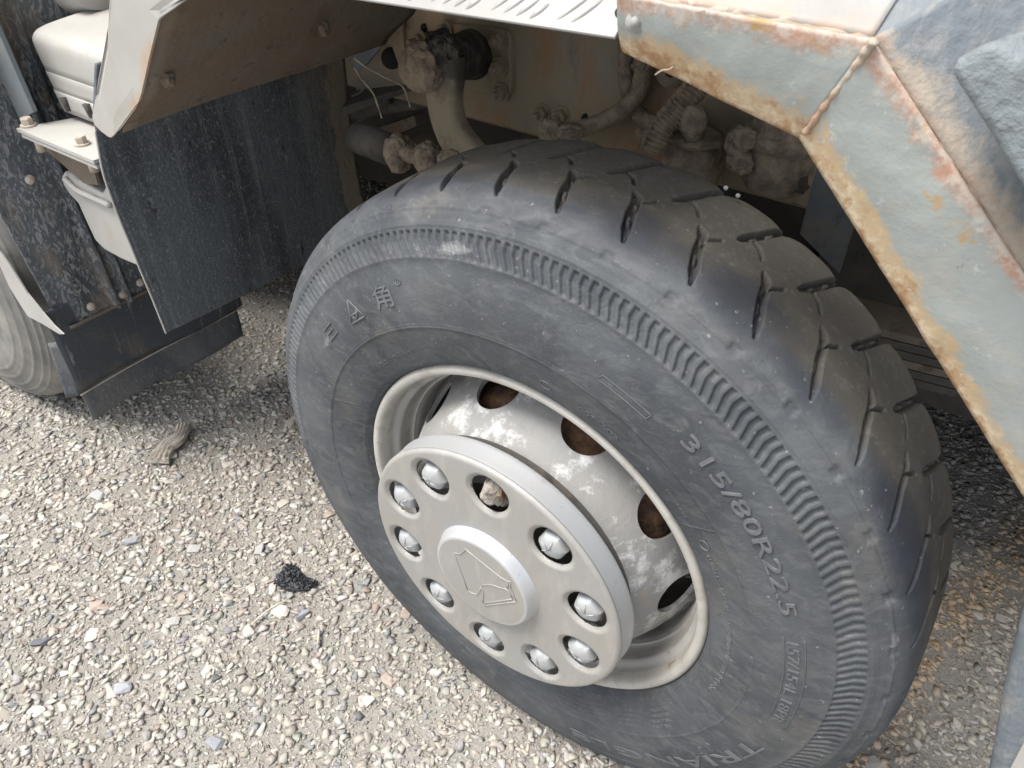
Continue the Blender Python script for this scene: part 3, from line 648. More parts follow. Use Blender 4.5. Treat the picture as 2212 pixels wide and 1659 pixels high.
# two lumps where bolts are painted over
for (x, y, ry, rx, sd) in ((640, 270, 0, 0, 3), (1240, 110, 0, 0, 8)):
    pass
for (px, py, t, sd) in ((362, 172, .20, 3), (700, 62, .52, 8)):
    y_ = -.018 + .60 * t; c = at(px, py, 'x', -.640) if sd == 3 else at(px, py, 'y', y_)
    part('arch_bolt', blob(c, (.008, .011, .012), .55, 1.8, 4, sd), m_under)
def flapwarp(u, v): return Vector((.006 * math.sin(3 * u + 2 * v) - .004, 0, 0))
FT_ = at(205, 275, 'x', -.872); FB = at(362, 718, 'x', -.872)
V = []; nu, nv = 60, 60; UVs = []
outer_px = [(207, 138), (205, 200), (205, 255), (212, 300), (225, 370), (243, 425), (262, 475), (285, 530), (306, 583), (330, 640), (350, 690), (361, 718)]
inner_px = [(726, -10), (731, 30), (735, 70), (742, 115), (747, 165), (752, 215), (758, 265), (765, 315), (772, 365), (781, 410), (793, 455), (800, 500)]
op = smooth_path([at(x, y, 'x', -.872) for x, y in outer_px], 7); ip = smooth_path([at(x, y, 'x', -.872) for x, y in inner_px], 7)
op[-1] = at(361, 718, 'x', -.872)
for k, (a, b) in enumerate(zip(op, ip)):
    for i in range(nu):
        u = i / (nu - 1); v = k / (len(op) - 1)
        p = a.lerp(b, u); p.x += .005 * math.sin(3.2 * u + 1.5 * v) * math.sin(math.pi * u) - .003 * v; V.append(tuple(p)); UVs.append((u, v))
UVs = np.array(UVs)
mud = np.clip((UVs[:, 0] - .875) / .05, 0, 1) * (UVs[:, 0] < 2) * (1 - np.clip((UVs[:, 1] - .86) / .1, 0, 1)); mud2 = np.clip((UVs[:, 0] - .55) / .3, 0, 1) * (1 - UVs[:, 1] * .6)
fl = solid(mk('mud_flap', V, grid_faces(len(op), nu), m_flap, truck, attrs={'mud': mud, 'mud2': mud2}), .007)
fl['label'] = 'large blue black rubber mud flap behind the wheel'
part('flap_edge_strip', tube([p + Vector((.001, -.003, 0)) for p in op[18:]], .0022, 6), m_cream)

# ---- cream box with slotted side behind the flap
def bxp(x, y, yy=.06): return at(x, y, 'y', yy)
prof_box = []
yb = .075
fl_l = [bxp(118, 236, yb), bxp(95, 190, yb), bxp(66, 137, yb), bxp(50, 103, yb), bxp(38, 75, yb)]
zs = [.952, .99, 1.03, 1.055]
def boxshell():
    xl0 = bxp(128, 235, yb).x; z0 = bxp(128, 235, yb).z; z1 = bxp(45, 80, yb).z + .012; xl1 = bxp(45, 80, yb).x
    sec = [(yb, z0), (yb, z0 + (z1 - z0) * .25), (yb + .002, z0 + (z1 - z0) * .27), (yb + .003, z0 + (z1 - z0) * .5), (yb + .004, z0 + (z1 - z0) * .52), (yb + .006, z1 - .022), (yb + .012, z1 - .008), (yb + .026, z1), (yb + .06, z1 + .006), (yb + .16, z1 + .014), (yb + .28, z1 + .014), (yb + .36, z1 + .004), (yb + .40, z1 - .02), (yb + .41, z1 - .08)]
    sec = catmull(sec, 3); V = []; n = 24
    for i in range(n):
        t = i / (n - 1)
        for (y, z) in sec:
            f = np.clip((z - z0) / (z1 - z0), 0, 1)
            x = (xl0 + (xl1 - xl0) * f) * (1 - t) + (-.892) * t
            e = max(0, 1 - t * 14)                     # rounded left end
            V.append((x + .02 * e * (1 - 0) * 0, y + .030 * e * e, z - .022 * e * e * (1 if f > .8 else 0)))
    return V, grid_faces(n, len(sec))
bx = solid(part('side_box', boxshell(), m_cream), .004); bx['label'] = 'cream painted steel box with slotted side'
# left end wall
part('side_box_end', prism([bxp(128, 235, yb + .03), bxp(50, 92, yb + .03), bxp(50, 92, yb + .03) + Vector((0, .34, .0)), bxp(128, 235, yb + .03) + Vector((0, .34, 0))], (.004, 0, 0)), m_cream, smooth=False)
for (x, y) in ((84, 173), (83, 172), (126, 187), (124, 187), (172, 205), (171, 205)):
    pass
for (x0, y0, x1, y1) in ((95, 198, 106, 226), (137, 210, 150, 240), (187, 224, 199, 254)):
    a, b = bxp(x0, y0, yb - .0035), bxp(x1, y1, yb - .0035); d = (b - a)
    side_ = Vector((.0045, 0, 0))
    part('slot', tube([a, a + d * .5, b], lambda t: .0085 * (1 - .45 * t), 10), m_darksteel)
# flange with bolts, gusset and lower bracket
fa, fb = at(35, 277, 'y', -.012), at(228, 352, 'y', -.012)
part('box_flange', prism([fa, Vector((-.892, -.012, fa.z)), Vector((-.892, yb + .03, fa.z)), Vector((fa.x + .045, yb + .03, fa.z))], (0, 0, -.007)), m_cream, smooth=False)
part('box_flange_lower', prism([fa + Vector((.006, .002, -.0095)), Vector((-.892, -.010, fa.z - .0095)), Vector((-.892, yb, fa.z - .0095)), Vector((fa.x + .05, yb, fa.z - .0095))], (0, 0, -.007)), m_cream, smooth=False)
m_boltcream = M('dusty_bolt', (.42, .34, .27), [dict(c=(.50, .45, .38), s=60, lo=.4, hi=.6)], rough=.8)
for (x, y) in ((62, 272), (178, 312)):
    c = at(x, y, 'z', fa.z)
    part('flange_bolt', hexbolt(c, (0, 0, 1), .0105, .016), m_boltcream, smooth=False)
    bx_, by_ = ((80, 298), (194, 340))[x > 100]; c = at(bx_, by_, 'y', .012)
    part('bolt_shank', cyl(c, c + Vector((0, 0, -.026)), .0080, 16), m_boltcream)
gz = at(60, 300, 'y', .02)
part('gusset', prism([at(85, 312, 'y', .03), at(198, 350, 'y', .03), at(212, 400, 'y', .03), at(182, 396, 'y', .03)], (0, .006, 0)), m_under, smooth=False)
lbp = [(137, 372), (131, 382), (136, 400), (150, 421), (168, 440), (185, 478), (205, 520), (226, 541), (262, 561), (300, 577), (352, 596), (352, 380), (238, 380), (218, 420), (190, 400), (165, 388), (150, 374)]
lo_ = part('lower_bracket', prism([Vector((min(q.x, -.888), q.y, q.z)) for q in (at(x, y, 'y', .035) for x, y in lbp)], (0, .10, 0)), m_cream); bevel_obj(lo_, .006, 3)
part('bracket_rib', tube(smooth_path([at(x, y, 'y', .030) for x, y in ((140, 386), (165, 410), (200, 427), (238, 444))], 5), .006, 8), m_cream)
# hose and pipes at the very left top
part('grey_pipe', cyl(at(-60, 84, 'y', .10), at(40, 78, 'y', .10), .023, 28), m_bluesteel)
part('round_tank', cyl(at(82, -12, 'y', .22), at(200, -48, 'y', .22), .055, 40), m_cream)
part('tank_band', cyl(at(92, -15, 'y', .22), at(99, -17, 'y', .22), .057, 40), m_darksteel)
part('blue_tank_panel', box(Vector((-1.62, .60, .95)), Vector((-.95, .64, 1.30))), m_bluesteel)
part('black_guard', sheet((-2.35, .32, .55), (-1.30, .50, .55), (-1.30, .50, 1.30), (-2.35, .32, 1.30), 20, 20)[:2], m_flap2)
part('upright_channel', prism([at(-97, -50, 'y', .02), at(-64, -70, 'y', .02), at(72, 242, 'y', .02), at(44, 262, 'y', .02)], (0, .008, 0)), m_bluesteel, smooth=False)

# ---- second splash panel, with its rubber strips, in front of the second wheel
X2 = -1.215
rows = [[(-40, 100), (150, 60), (420, 0)], [(0, 540), (120, 440), (395, 300)], [(70, 640), (190, 560), (430, 440)], [(137, 722), (225, 680), (480, 560)]]
def p2(x, y, dx=0): return at(x, y, 'x', X2 + dx)
TL, BL = p2(-45, 100), p2(136, 719)
V = []; nu, nv = 90, 50
bl, br = p2(140, 716), p2(500, 545)
for i in range(nu):
    for k in range(nv):
        u, v = i / (nu - 1), k / (nv - 1)
        ylow = bl.y + u * (.42 - bl.y); ytop = -.10 + u * .55
        yy = ytop + (ylow - ytop) * min(1, v * 1.0)
        z = 1.12 + (bl.z + .0 * u - 1.12) * v
        e = max(0, .055 - (yy - ylow)) if v > .75 else 0
        if v > .9: z += .035 * math.exp(-((yy - ylow) / .02) ** 2) * 0
        rib = .016 * (math.exp(-((u - .27) / .012) ** 2) + math.exp(-((u - .335) / .012) ** 2) * .9)
        low = .02 * math.exp(-((u - 0) / .07) ** 2)
        V.append((X2 + rib + .012 * math.exp(-(u / .05) ** 2) - low, yy, z))
sp = solid(mk('splash_panel', V, grid_faces(nu, nv), m_flap2, truck), .004); sp['label'] = 'speckled blue black splash panel with two upright ribs'
for (x, y) in ((197, 662), (264, 636), (303, 610), (65, 388)):
    c = p2(x, y, .006); part('rivet', blob(c, (.007, .010, .010), .12, 2, 3, x), m_boltcream)
# cream edge plate of that arch
e2 = [(-6, 520), (0, 542), (22, 575), (60, 635), (92, 675), (118, 705), (137, 722), (128, 722), (92, 700), (60, 683), (50, 668), (20, 620), (0, 575), (-20, 560)]
part('second_arch_plate', prism([at(x, y, 'y', -.085) for x, y in e2], (0, .003, 0)), m_cream, smooth=False)
a, b = p2(150, 700, -.004), p2(500, 600, -.004)
s1z0 = p2(172, 852, -.004).z
def strip(z1, z0, y0, y1, dx, m, name, lean=0.0, label=None):
    V, F, uv = sheet((X2 + dx, y0, z1), (X2 + dx, y1, z1 - .0), (X2 + dx + lean, y1 + .004, z0), (X2 + dx + lean, y0, z0 + .003), 40, 16, warp=lambda u, v: Vector((.006 * math.sin(7 * u + 3 * v) * v, 0, .004 * math.sin(5 * u) * v)))
    o = solid(mk(name, V, F, m, truck), .005)
    if label: o['label'] = label
    return o
s1 = p2(172, 852, -.006); s1r = p2(524, 673, -.006)
strip(bl.z + .06, s1.z, s1.y, s1r.y, -.006, m_strip1, 'rubber_strip', label='upper dark rubber strip under the splash panel')
V, F, uv = sheet(at(104, 742, 'x', X2 - .03), at(136, 738, 'x', X2 - .006), s1, at(143, 858, 'x', X2 - .03), 6, 12)
solid(mk('strip_fold', V, F, m_flap3, truck), .005)
s2 = p2(205, 908, -.014); s2r = p2(530, 750, -.014)
strip(s1.z + .05, s2.z, s2.y - .004, s2r.y, -.014, m_flap3, 'rubber_strip', label='lower grey rubber strip with wrinkled face')

part('strip_edge', tube([Vector((X2 - .002, s1.y + (s1r.y - s1.y) * t / 20, s1.z - .001 + .004 * math.sin(5 * t / 20))) for t in range(21)], .0016, 6), m_boltcream)
part('panel_lip', tube([Vector((X2 + .004, bl.y + .012 + (.40 - bl.y) * t / 40, bl.z + .004)) for t in range(41)], .0042, 8, .0015, 60), m_under)

# ---- second front wheel
wheel2 = tag(empty('wheel', (-1.82, .04, HUB), truck), label='dusty second wheel at the far left')
def tyre2():
    P = np.array(TP); P = catmull(P, 6); P[:, 1] -= .065
    for q in (.33, .352, .41, .44, .468, .49, .505):
        d = np.abs(P[:, 0] - q) < .0035; P[:, 1] -= np.where(d & (P[:, 1] < .03), .0022, 0)
    V, F = lathe(P, n=200); V = V + np.array([-1.82, 0, 0]); return V, F
mk('tyre', *tyre2(), m_tyre2, wheel2)
def off2(vf): return np.asarray(vf[0]) + np.array([-1.82, -.065, 0]), vf[1]
mk('rim_flange', *off2(lathe(catmull(flange, 4), n=120)), m_rim, wheel2)
mk('wheel_disc', *off2(lathe(catmull([(.06, -.03), (.17, -.03), (.2, -.01), (.23, .03), (.255, .08), (.27, .03), (.284, .01)], 4), n=120)), m_disc, wheel2)

# ---- things on the chassis rail
yr = .652
def bolt_at(x, y, yy, r=.013, h=.016, stud=.008, name='chassis_bolt', m=m_rail, n=(0, -1, 0)):
    part(name, hexbolt(at(x, y, 'y', yy), n, r, h, stud=stud), m, smooth=False)
for (x, y) in ((1174, 243), (1215, 249)): bolt_at(x, y, .658, .014, .018, .014)
for (x, y) in ((1265, 255), (917, 44 + 16), (858, 70)):
    part('rail_hole', cyl(at(x, y, 'y', .6585), at(x, y, 'y', .653), .0085 if x > 900 else .012, 20), m_black)
bp_ = [(955, 50), (1078, 62), (1096, 70), (1102, 84), (1104, 190), (1101, 205), (1090, 214), (1075, 214), (1000, 192), (960, 180), (940, 150), (940, 62)]
o = part('bracket_plate', prism([at(x, y, 'y', .642) for x, y in bp_], (0, .018, 0)), m_rail, smooth=False); bevel_obj(o, .004, 3)
for (x, y) in ((1080, 86), (1080, 145), (1083, 200), (962, 66)): bolt_at(x, y, .640, .015, .018, .010)
bolt_at(910, 82, .64, .011, .02, .02, m=m_rail)
# steering box boss, black with grease, and the drop arm
c0_ = at(1020, 118, 'y', .64); c1_ = at(965, 128, 'y', .50)
part('steering_boss', tube(smooth_path([c0_, c0_.lerp(c1_, .4), c1_], 6), lambda t: .047 - .006 * min(1, t * 1.4), 36, .0015, 30), m_grease)
part('arm_head', blob(at(955, 135, 'y', .50), (.045, .045, .050), .14, 2.4, 5, 77), m_grease)
part('grease_clump', blob(at(955, 112, 'y', .47), (.036, .028, .036), .40, 2.6, 6, 4), m_grease)
part('arm_pivot', cyl(at(935, 145, 'y', .52), at(912, 145, 'y', .44), .044, 26), m_mud)
part('mud_cake', blob(at(911, 146, 'y', .445), (.040, .026, .043), .30, 2.6, 5, 9), m_mud)
armc = [(958, 120), (962, 165), (960, 205), (966, 250), (982, 292), (1012, 335), (1040, 370)]
def arm():
    P = smooth_path([at(x, y, 'y', .47 + .0 * i) for i, (x, y) in enumerate(armc)], 6); V = []; seg_ = 16
    for i, p in enumerate(P):
        t = i / (len(P) - 1); tg = (P[min(i + 1, len(P) - 1)] - P[max(i - 1, 0)]).normalized(); s = tg.cross(Vector((0, 1, 0))).normalized()
        hw = .040 - .006 * math.sin(math.pi * t) + .010 * max(0, t - .6); hd = .022
        for k in range(seg_):
            a = 2 * math.pi * k / seg_; cx, cy = math.cos(a), math.sin(a)
            q = (abs(cx) ** 4 + abs(cy) ** 4) ** -.25
            web = .35 * max(0, -cy) * (1 - abs(cx)) if .1 < t < .9 else 0
            V.append(tuple(p + s * (cx * q * hw) + Vector((0, 1, 0)) * (cy * q * hd + web * .02)))
    n = len(P); F = [(i * seg_ + k, i * seg_ + (k + 1) % seg_, (i + 1) * seg_ + (k + 1) % seg_, (i + 1) * seg_ + k) for i in range(n - 1) for k in range(seg_)]
    gr = [max(0, 1 - (i // seg_) / (len(P) - 1) * 2.6) for i in range(len(V))]
    return V, F, gr
V, F, gr = arm(); o = mk('steering_arm', V, F, m_arm, truck, attrs={'grease': gr}); o['label'] = 'curved steering drop arm'
# drag link with mud balls
part('drag_link', cyl(at(770, 296, 'y', .50), at(848, 325, 'y', .50), .033, 24), m_darksteel)
part('link_clamp', blob(at(862, 330, 'y', .49), (.034, .03, .040), .28, 2.2, 5, 2), m_mud)
part('link_clamp', blob(at(858, 352, 'y', .47), (.020, .02, .020), .28, 2.2, 4, 12), m_mud)
part('link_neck', tube(smooth_path([at(860, 322, 'y', .49), at(895, 338, 'y', .48), at(930, 345, 'y', .47)], 5), .018, 12, .006, 40), m_mud)
part('ball_joint', blob(at(925, 342, 'y', .46), (.030, .028, .033), .22, 2.4, 5, 6), m_mud)
part('ball_joint', blob(at(985, 352, 'y', .46), (.040, .03, .030), .22, 2.4, 5, 16), m_mud)
# bracket shelf and blue-grey strip at the left of the boss
o = part('shelf_bracket', prism([at(740, 232, 'y', .50), at(888, 186, 'y', .62), at(890, 178, 'y', .655), at(765, 192, 'y', .66)], (0, 0, -.006)), m_darksteel, smooth=False)
part('shelf_lip', prism([at(740, 232, 'y', .50), at(888, 186, 'y', .62), at(889, 196, 'y', .62), at(741, 252, 'y', .50)], (0, .006, 0)), m_darksteel, smooth=False)
part('bracket_web', prism([at(770, 176, 'y', .645), at(822, 60, 'y', .645), at(868, 42, 'y', .645), at(880, 190, 'y', .645), at(768, 215, 'y', .645)], (0, .008, 0)), m_rail, smooth=False)
part('web_hole', cyl(at(846, 126, 'y', .6445), at(846, 126, 'y', .638), .0225, 30), m_black)
o = part('blue_grey_strip', prism([at(x, y, 'y', .60) for x, y in ((752, 128), (792, 92), (800, 66), (797, 56), (822, 18), (826, 32), (824, 38), (861, 42), (863, 50), (786, 146), (765, 158))], (0, .006, 0)), m_bluesteel, smooth=False)
part('strap_ring', tube(smooth_path([at(x, y, 'y', .575) for x, y in ((762, 176), (780, 178), (786, 188), (778, 200), (760, 208))], 4), .0022, 6), m_bluesteel)
part('cross_tube', cyl(at(700, 250, 'y', .75), at(980, 205, 'y', .75), .02, 16), m_darksteel)
part('under_beam', prism([at(820, 275, 'y', .80), at(895, 250, 'y', .80), at(900, 272, 'y', .80), at(820, 305, 'y', .80)], (0, .04, 0)), m_under, smooth=False)
part('under_beam', prism([at(768, 240, 'y', .72), at(835, 212, 'y', .72), at(842, 226, 'y', .72), at(770, 270, 'y', .72)], (0, .05, 0)), m_darksteel, smooth=False)
part('seam_strip', prism([at(868, 14, 'y', .655), at(873, 14, 'y', .655), at(879, 60, 'y', .655), at(874, 60, 'y', .655)], (0, -.004, 0)), m_under, smooth=False)

# ---- hoses
def px_tube(name, pts, yy, r, m=m_mud, rough=.0022, fr=70, seg=14, k=6, seed=0):
    P = smooth_path([at(x, y, 'y', yy[i] if hasattr(yy, '__len__') else yy) for i, (x, y) in enumerate(pts)], k)
    return part(name, tube(P, r, seg, rough, fr, seed), m)
px_tube('air_hose', [(1352, 60), (1353, 110), (1352, 150), (1356, 195), (1366, 230), (1388, 255), (1420, 268), (1470, 262), (1500, 248)], .63, .0145)
px_tube('air_hose', [(1388, 90), (1386, 130), (1386, 165), (1380, 195), (1366, 218), (1340, 240), (1300, 262), (1262, 276), (1215, 284), (1185, 284)], [.62, .62, .62, .62, .61, .60, .59, .57, .55, .54], .0150, seed=4)
part('hose_clamp', tube([at(1366, 144, 'y', .61), at(1404, 132, 'y', .61)], .006, 10, .002), m_mud)
part('hose_clamp_bolt', hexbolt(at(1389, 139, 'y', .602), (0, -1, 0), .009, .012), m_mud, smooth=False)
part('mud_clod', blob(at(1192, 284, 'y', .53), (.026, .02, .022), .45, 2.2, 5, 21), m_mud)
part('mud_clod', blob(at(1228, 288, 'y', .53), (.026, .02, .016), .45, 2.2, 5, 22), m_mud)
part('chassis_bolt', blob(at(1388, 288, 'y', .64), (.014, .014, .014), .35, 2.2, 4, 23), m_rail)
part('grommet', lathe([(0, 0)]) if False else cyl(at(1450, 155, 'y', .656), at(1450, 155, 'y', .648), .026, 30), m_rail)
part('grommet_core', cyl(at(1452, 150, 'y', .648), at(1452, 150, 'y', .644), .013, 24), m_black)
# corrugated sleeve: ribs spiral round it
P = smooth_path([at(1560, 115, 'y', .60), at(1520, 172, 'y', .59), at(1490, 210, 'y', .57), at(1455, 250, 'y', .55), at(1425, 288, 'y', .53), at(1405, 330, 'y', .52)], 48)
part('corrugated_hose', tube(P, lambda t: .0165 + .0026 * math.sin(t * 2 * math.pi * 26) + .001 * math.sin(t * 61), 16, .0018, 90, 3), m_mud)
P2 = [p + Vector((-.014, -.006, .008 + .004 * math.sin(i * .4))) for i, p in enumerate(P)]
part('cable', tube(P2, .0058, 8, .002, 90, 5), m_mud)
# knuckle and air fittings buried in mud
part('muddy_block', blob(at(1500, 296, 'y', .60), (.052, .04, .018), .16, 2.2, 5, 31), m_mud)
o = part('axle_housing', join([box(at(1430, 300, 'y', .58), at(1562, 400, 'y', .66))]), m_mud); bevel_obj(o, .014, 4)
part('knob', blob(at(1494, 262, 'y', .56), (.024, .02, .028), .22, 1.8, 5, 32), m_mud)
part('knob_stem', cyl(at(1494, 270, 'y', .57), at(1500, 300, 'y', .57), .016, 14), m_mud)
part('side_fitting', tube([at(1430, 275, 'y', .58), at(1478, 262, 'y', .57)], .013, 12, .005, 60), m_mud)
part('elbow_fitting', tube(smooth_path([at(1650, 345, 'y', .57), at(1622, 352, 'y', .56), at(1598, 340, 'y', .55), at(1592, 308, 'y', .55), at(1612, 290, 'y', .56)], 6), .019, 18, .0035, 70, 8), m_mud)
part('mud_clod', blob(at(1606, 300, 'y', .54), (.020, .018, .018), .35, 2.6, 5, 33), m_mud)
part('mud_clod', blob(at(1598, 352, 'y', .54), (.021, .018, .018), .35, 2.6, 5, 34), m_mud)
def chamber():
    c = at(1690, 330, 'y', .60); P = [(.0, .085), (.042, .085), (.052, .078), (.054, .045), (.064, .038), (.067, .028), (.064, .018), (.060, .008), (.062, -.02), (.056, -.045), (.040, -.062), (.0, -.068)]
    P = catmull(P, 3); n = 40; V = []
    for k in range(n):
        a = 2 * math.pi * k / n
        for (r, z) in P:
            q = Vector((c.x + r * math.cos(a), c.y + r * math.sin(a), c.z + z)); q += Vector((math.cos(a), math.sin(a), 0)) * .0022 * mnoise.fractal(q * 60, 1, 2, 4); V.append(tuple(q))
    return V, grid_faces(n, len(P), True)
part('air_chamber', chamber(), m_mud)
part('chassis_bolt', blob(at(1742, 352, 'y', .60), (.012, .012, .016), .3, 2, 4, 40), m_mud)
o = part('blue_grey_strut', prism([at(x, y, 'y', .52) for x, y in ((1768, 345), (1728, 505), (1812, 590), (1850, 470))], (.0, .006, 0)), m_darksteel if False else m_strut, smooth=False)
part('under_truck_dark_sheet', sheet((.12, .92, .35), (1.3, .92, .35), (1.3, .92, 1.2), (.12, .92, 1.2), 6, 6)[:2], m_darksteel)  # dark sheet added as the under-truck darkness seen through the gaps
# leaf spring pack: every leaf a part
for k in range(8):
    half = .78 - .075 * k; z0 = .66 - .016 * k; V = []
    nn = 24
    for i in range(nn + 1):
        x = .05 + half * (2 * i / nn - 1); zz = z0 + .10 * ((x - .05) / .8) ** 2
        for (dy, dz) in ((0, 0), (.085, 0), (.085, .0135), (0, .0135)): V.append((x, .60 + dy, zz + dz))
    F = [(i * 4 + q, i * 4 + (q + 1) % 4, (i + 1) * 4 + (q + 1) % 4, (i + 1) * 4 + q) for i in range(nn) for q in range(4)] + [(3, 2, 1, 0), (nn * 4, nn * 4 + 1, nn * 4 + 2, nn * 4 + 3)]
    mk('spring_leaf', V, F, m_darksteel if k % 3 else m_under, truck, smooth=False)
part('spring_hanger', prism([at(1645, 372, 'y', .56), at(1740, 385, 'y', .56), at(1735, 420, 'y', .56), at(1640, 400, 'y', .56)], (0, .05, 0)), m_darksteel, smooth=False)

# ---- bright tread plate step above the wheel
PA, PB = at(700, -13, 'y', 0), at(1328, 82, 'y', 0)
UPV = Vector((0, .11, .085))
def plate_pt(u, v, h=0):                       # u along the edge from the right end (m), v up the slope (m)
    e = (PA - PB).normalized(); s = UPV.normalized(); n = e.cross(s).normalized()
    if n.y > 0: n = -n
    return PB + e * u + s * v + n * h
Lp = 1.0
o = part('step_plate', prism([plate_pt(0, 0), plate_pt(Lp, 0), plate_pt(Lp, .30), plate_pt(0, .30)], tuple(-(plate_pt(0, 0, .003) - plate_pt(0, 0)))), m_alu, smooth=False); bevel_obj(o, .001, 1)
o['label'] = 'bright aluminium tread plate step'
part('step_hole', cyl(plate_pt(.006, .026, .0012), plate_pt(.006, .026, .0002), .0065, 20), m_black)
def lozenge(u, v, ang, ln, wd, h=.0018):
    V = []; n = 10
    for i in range(n + 1):
        t = i / n * 2 - 1; wv = wd * (1 - t * t) ** .7 + .0002
        for s_ in (-1, 0, 1):
            du = math.cos(ang) * t * ln - math.sin(ang) * s_ * wv; dv = math.sin(ang) * t * ln + math.cos(ang) * s_ * wv
            V.append(tuple(plate_pt(u + du, v + dv, .0002 + (h * (1 - t * t) if s_ == 0 else 0))))
    return V, grid_faces(n + 1, 3)
for row in range(3):
    for g_ in range(11):
        for q in range(4):
            uu = .098 + g_ * .074 - q * .0135 + (row % 2) * .037 - .045; vv = .026 + row * .060 - q * .0035
            if uu < .030 or uu > .9: continue
            part('raised_bar', lozenge(uu, vv, R(124), .0200 - .0030 * q, .0028, .0034), m_alu)

# ---- the rusty fender on the right
yf, yc = .0, -.022
A0, A0b, A1, A2 = at(1334, 84, 'y', yf), at(1350, 104, 'y', yf), at(1732, 292, 'y', yf), at(2330, 1250, 'y', yf)
B0, B1, B2 = at(1337, -16, 'y', yc), at(1886, 82, 'y', yc), at(2420, 905, 'y', yc)
A1c = at(1752, 312, 'y', yf)
def fend(a0, a1, b0, b1, nu, nv, sd):
    V = []; ed = []; cr = []
    for i in range(nu):
        for k in range(nv):
            u, v = i / (nu - 1), k / (nv - 1)
            p = a0.lerp(a1, u).lerp(b0.lerp(b1, u), v)
            p = p + Vector((0, -1, 0)) * (.0015 * mnoise.fractal(p * 22 + Vector((sd, 0, 0)), 1, 2, 4) + .004 * math.sin(math.pi * v))
            V.append(tuple(p)); dlen = (b0.lerp(b1, u) - a0.lerp(a1, u)).length
            ed.append(max(0, 1 - v * dlen / .046)); cr.append(max(0, 1 - (1 - v) * dlen / .034))
    return V, grid_faces(nu, nv), ed, cr
Vf, Ff, e1, c1_ = fend(A0b, A1, B0, B1, 70, 24, 0)
Vg, Fg, e2_, c2_ = fend(A1, A2, B1, B2, 110, 24, 5)
nV = len(Vf)
V = Vf + Vg; F = Ff + [tuple(i + nV for i in f) for f in Fg]
fe = solid(mk('fender_flare', V, F, m_fender, truck, attrs={'edge': e1 + e2_, 'crease': c1_ + c2_}), .004, 1); fe['label'] = 'rust-eaten blue grey fender flare over the wheel'
# weld across the corner
px_w = [(1889, 88), (1866, 118), (1838, 158), (1800, 205), (1765, 252), (1738, 288)]
P = smooth_path([at(x, y, 'y', yc * (1 - i / 5) + yf * i / 5 - .0085) for i, (x, y) in enumerate(px_w)], 8)
part('weld_bead', tube(P, lambda t: .0034 - .0008 * t + .0004 * math.sin(t * 47), 10, .0007, 220), m_crease)
part('edge_return', join([tube([A0b + Vector((0, .002, 0)), A1 + Vector((0, .002, 0))], .003, 6), tube([A1 + Vector((0, .002, 0)), A2 + Vector((0, .002, 0))], .003, 6)]), m_boltcream)
part('fender_rivet', join([cyl(at(1373, 48, 'y', -.017), at(1373, 48, 'y', -.021), .0085, 24), cyl(at(1373, 48, 'y', -.021), at(1373, 48, 'y', -.0235), .0045, 16)]), m_fendtop)
part('crease_fold', join([tube([B0 + (B1 - B0) * (t / 60) + Vector((0, .0025, -.001)) for t in range(61)], .0042, 10, .0016, 90), tube([B1 + (B2 - B1) * (t / 90) + Vector((-.0008, .003, -.001)) for t in range(91)], .0042, 10, .0018, 90)]), m_crease)
# upper face, rising back from the crease
def up(b0, b1, off, nu, nv, name, m, label=None):
    V = []; cr = []
    for i in range(nu):
        for k in range(nv):
            u, v = i / (nu - 1), k / (nv - 1); p = b0.lerp(b1, u); q = p + Vector(off) * (v ** 1.0)
            q += Vector((0, 0, 1)) * .0012 * mnoise.fractal(q * 20, 1, 2, 4); V.append(tuple(q)); cr.append(max(0, 1 - v * Vector(off).length / .034))
    o = solid(mk(name, V, grid_faces(nu, nv), m, truck, attrs={'crease': cr}), .004)
    if label: o['label'] = label
up(B0, B1, (.012, .13, .085), 50, 24, 'fender_top', m_fendtop)
up(B1, B2, (.105, .085, .075), 70, 24, 'fender_side', m_fendside, 'scratched slate grey slope of the fender')
Vc = [tuple(B1), tuple(B1 + Vector((.012, .13, .085))), tuple(B1 + Vector((.105, .085, .075)))]
part('fender_corner', (Vc + [tuple(Vector(v) - Vector((0, 0, .004))) for v in Vc], [(0, 1, 2), (5, 4, 3), (0, 3, 4, 1), (1, 4, 5, 2), (2, 5, 3, 0)]), m_fendside, smooth=False)
# cover with a caked coating, standing in front of the slope
cpx = [(2040, 152), (2060, 128), (2088, 112), (2115, 99), (2135, 92), (2156, 94), (2190, 120), (2300, 190), (2300, 620), (2212, 425), (2130, 290)]
cp = [at(x, y, 'y', -.075) for x, y in cpx]
o = part('caked_side_cover', prism(cp, (.02, .06, 0)), m_bumpy); bevel_obj(o, .009, 4); o['label'] = 'side cover caked in blue grey coating'
# front corner post at the right edge
pp = [at(2128, 1700, 'y', .06), at(2168, 1480, 'y', .06), at(2205, 1335, 'y', .06), at(2270, 1220, 'y', .06), at(2420, 1220, 'y', .06), at(2420, 1700, 'y', .06)]
o = part('corner_post', prism(pp, (0, .09, 0)), m_fendside); bevel_obj(o, .012, 3)
part('post_patch', prism([at(2172, 1680, 'y', .055), at(2230, 1570, 'y', .055), at(2330, 1570, 'y', .055), at(2330, 1680, 'y', .055)], (0, .004, 0)), m_cream, smooth=False)

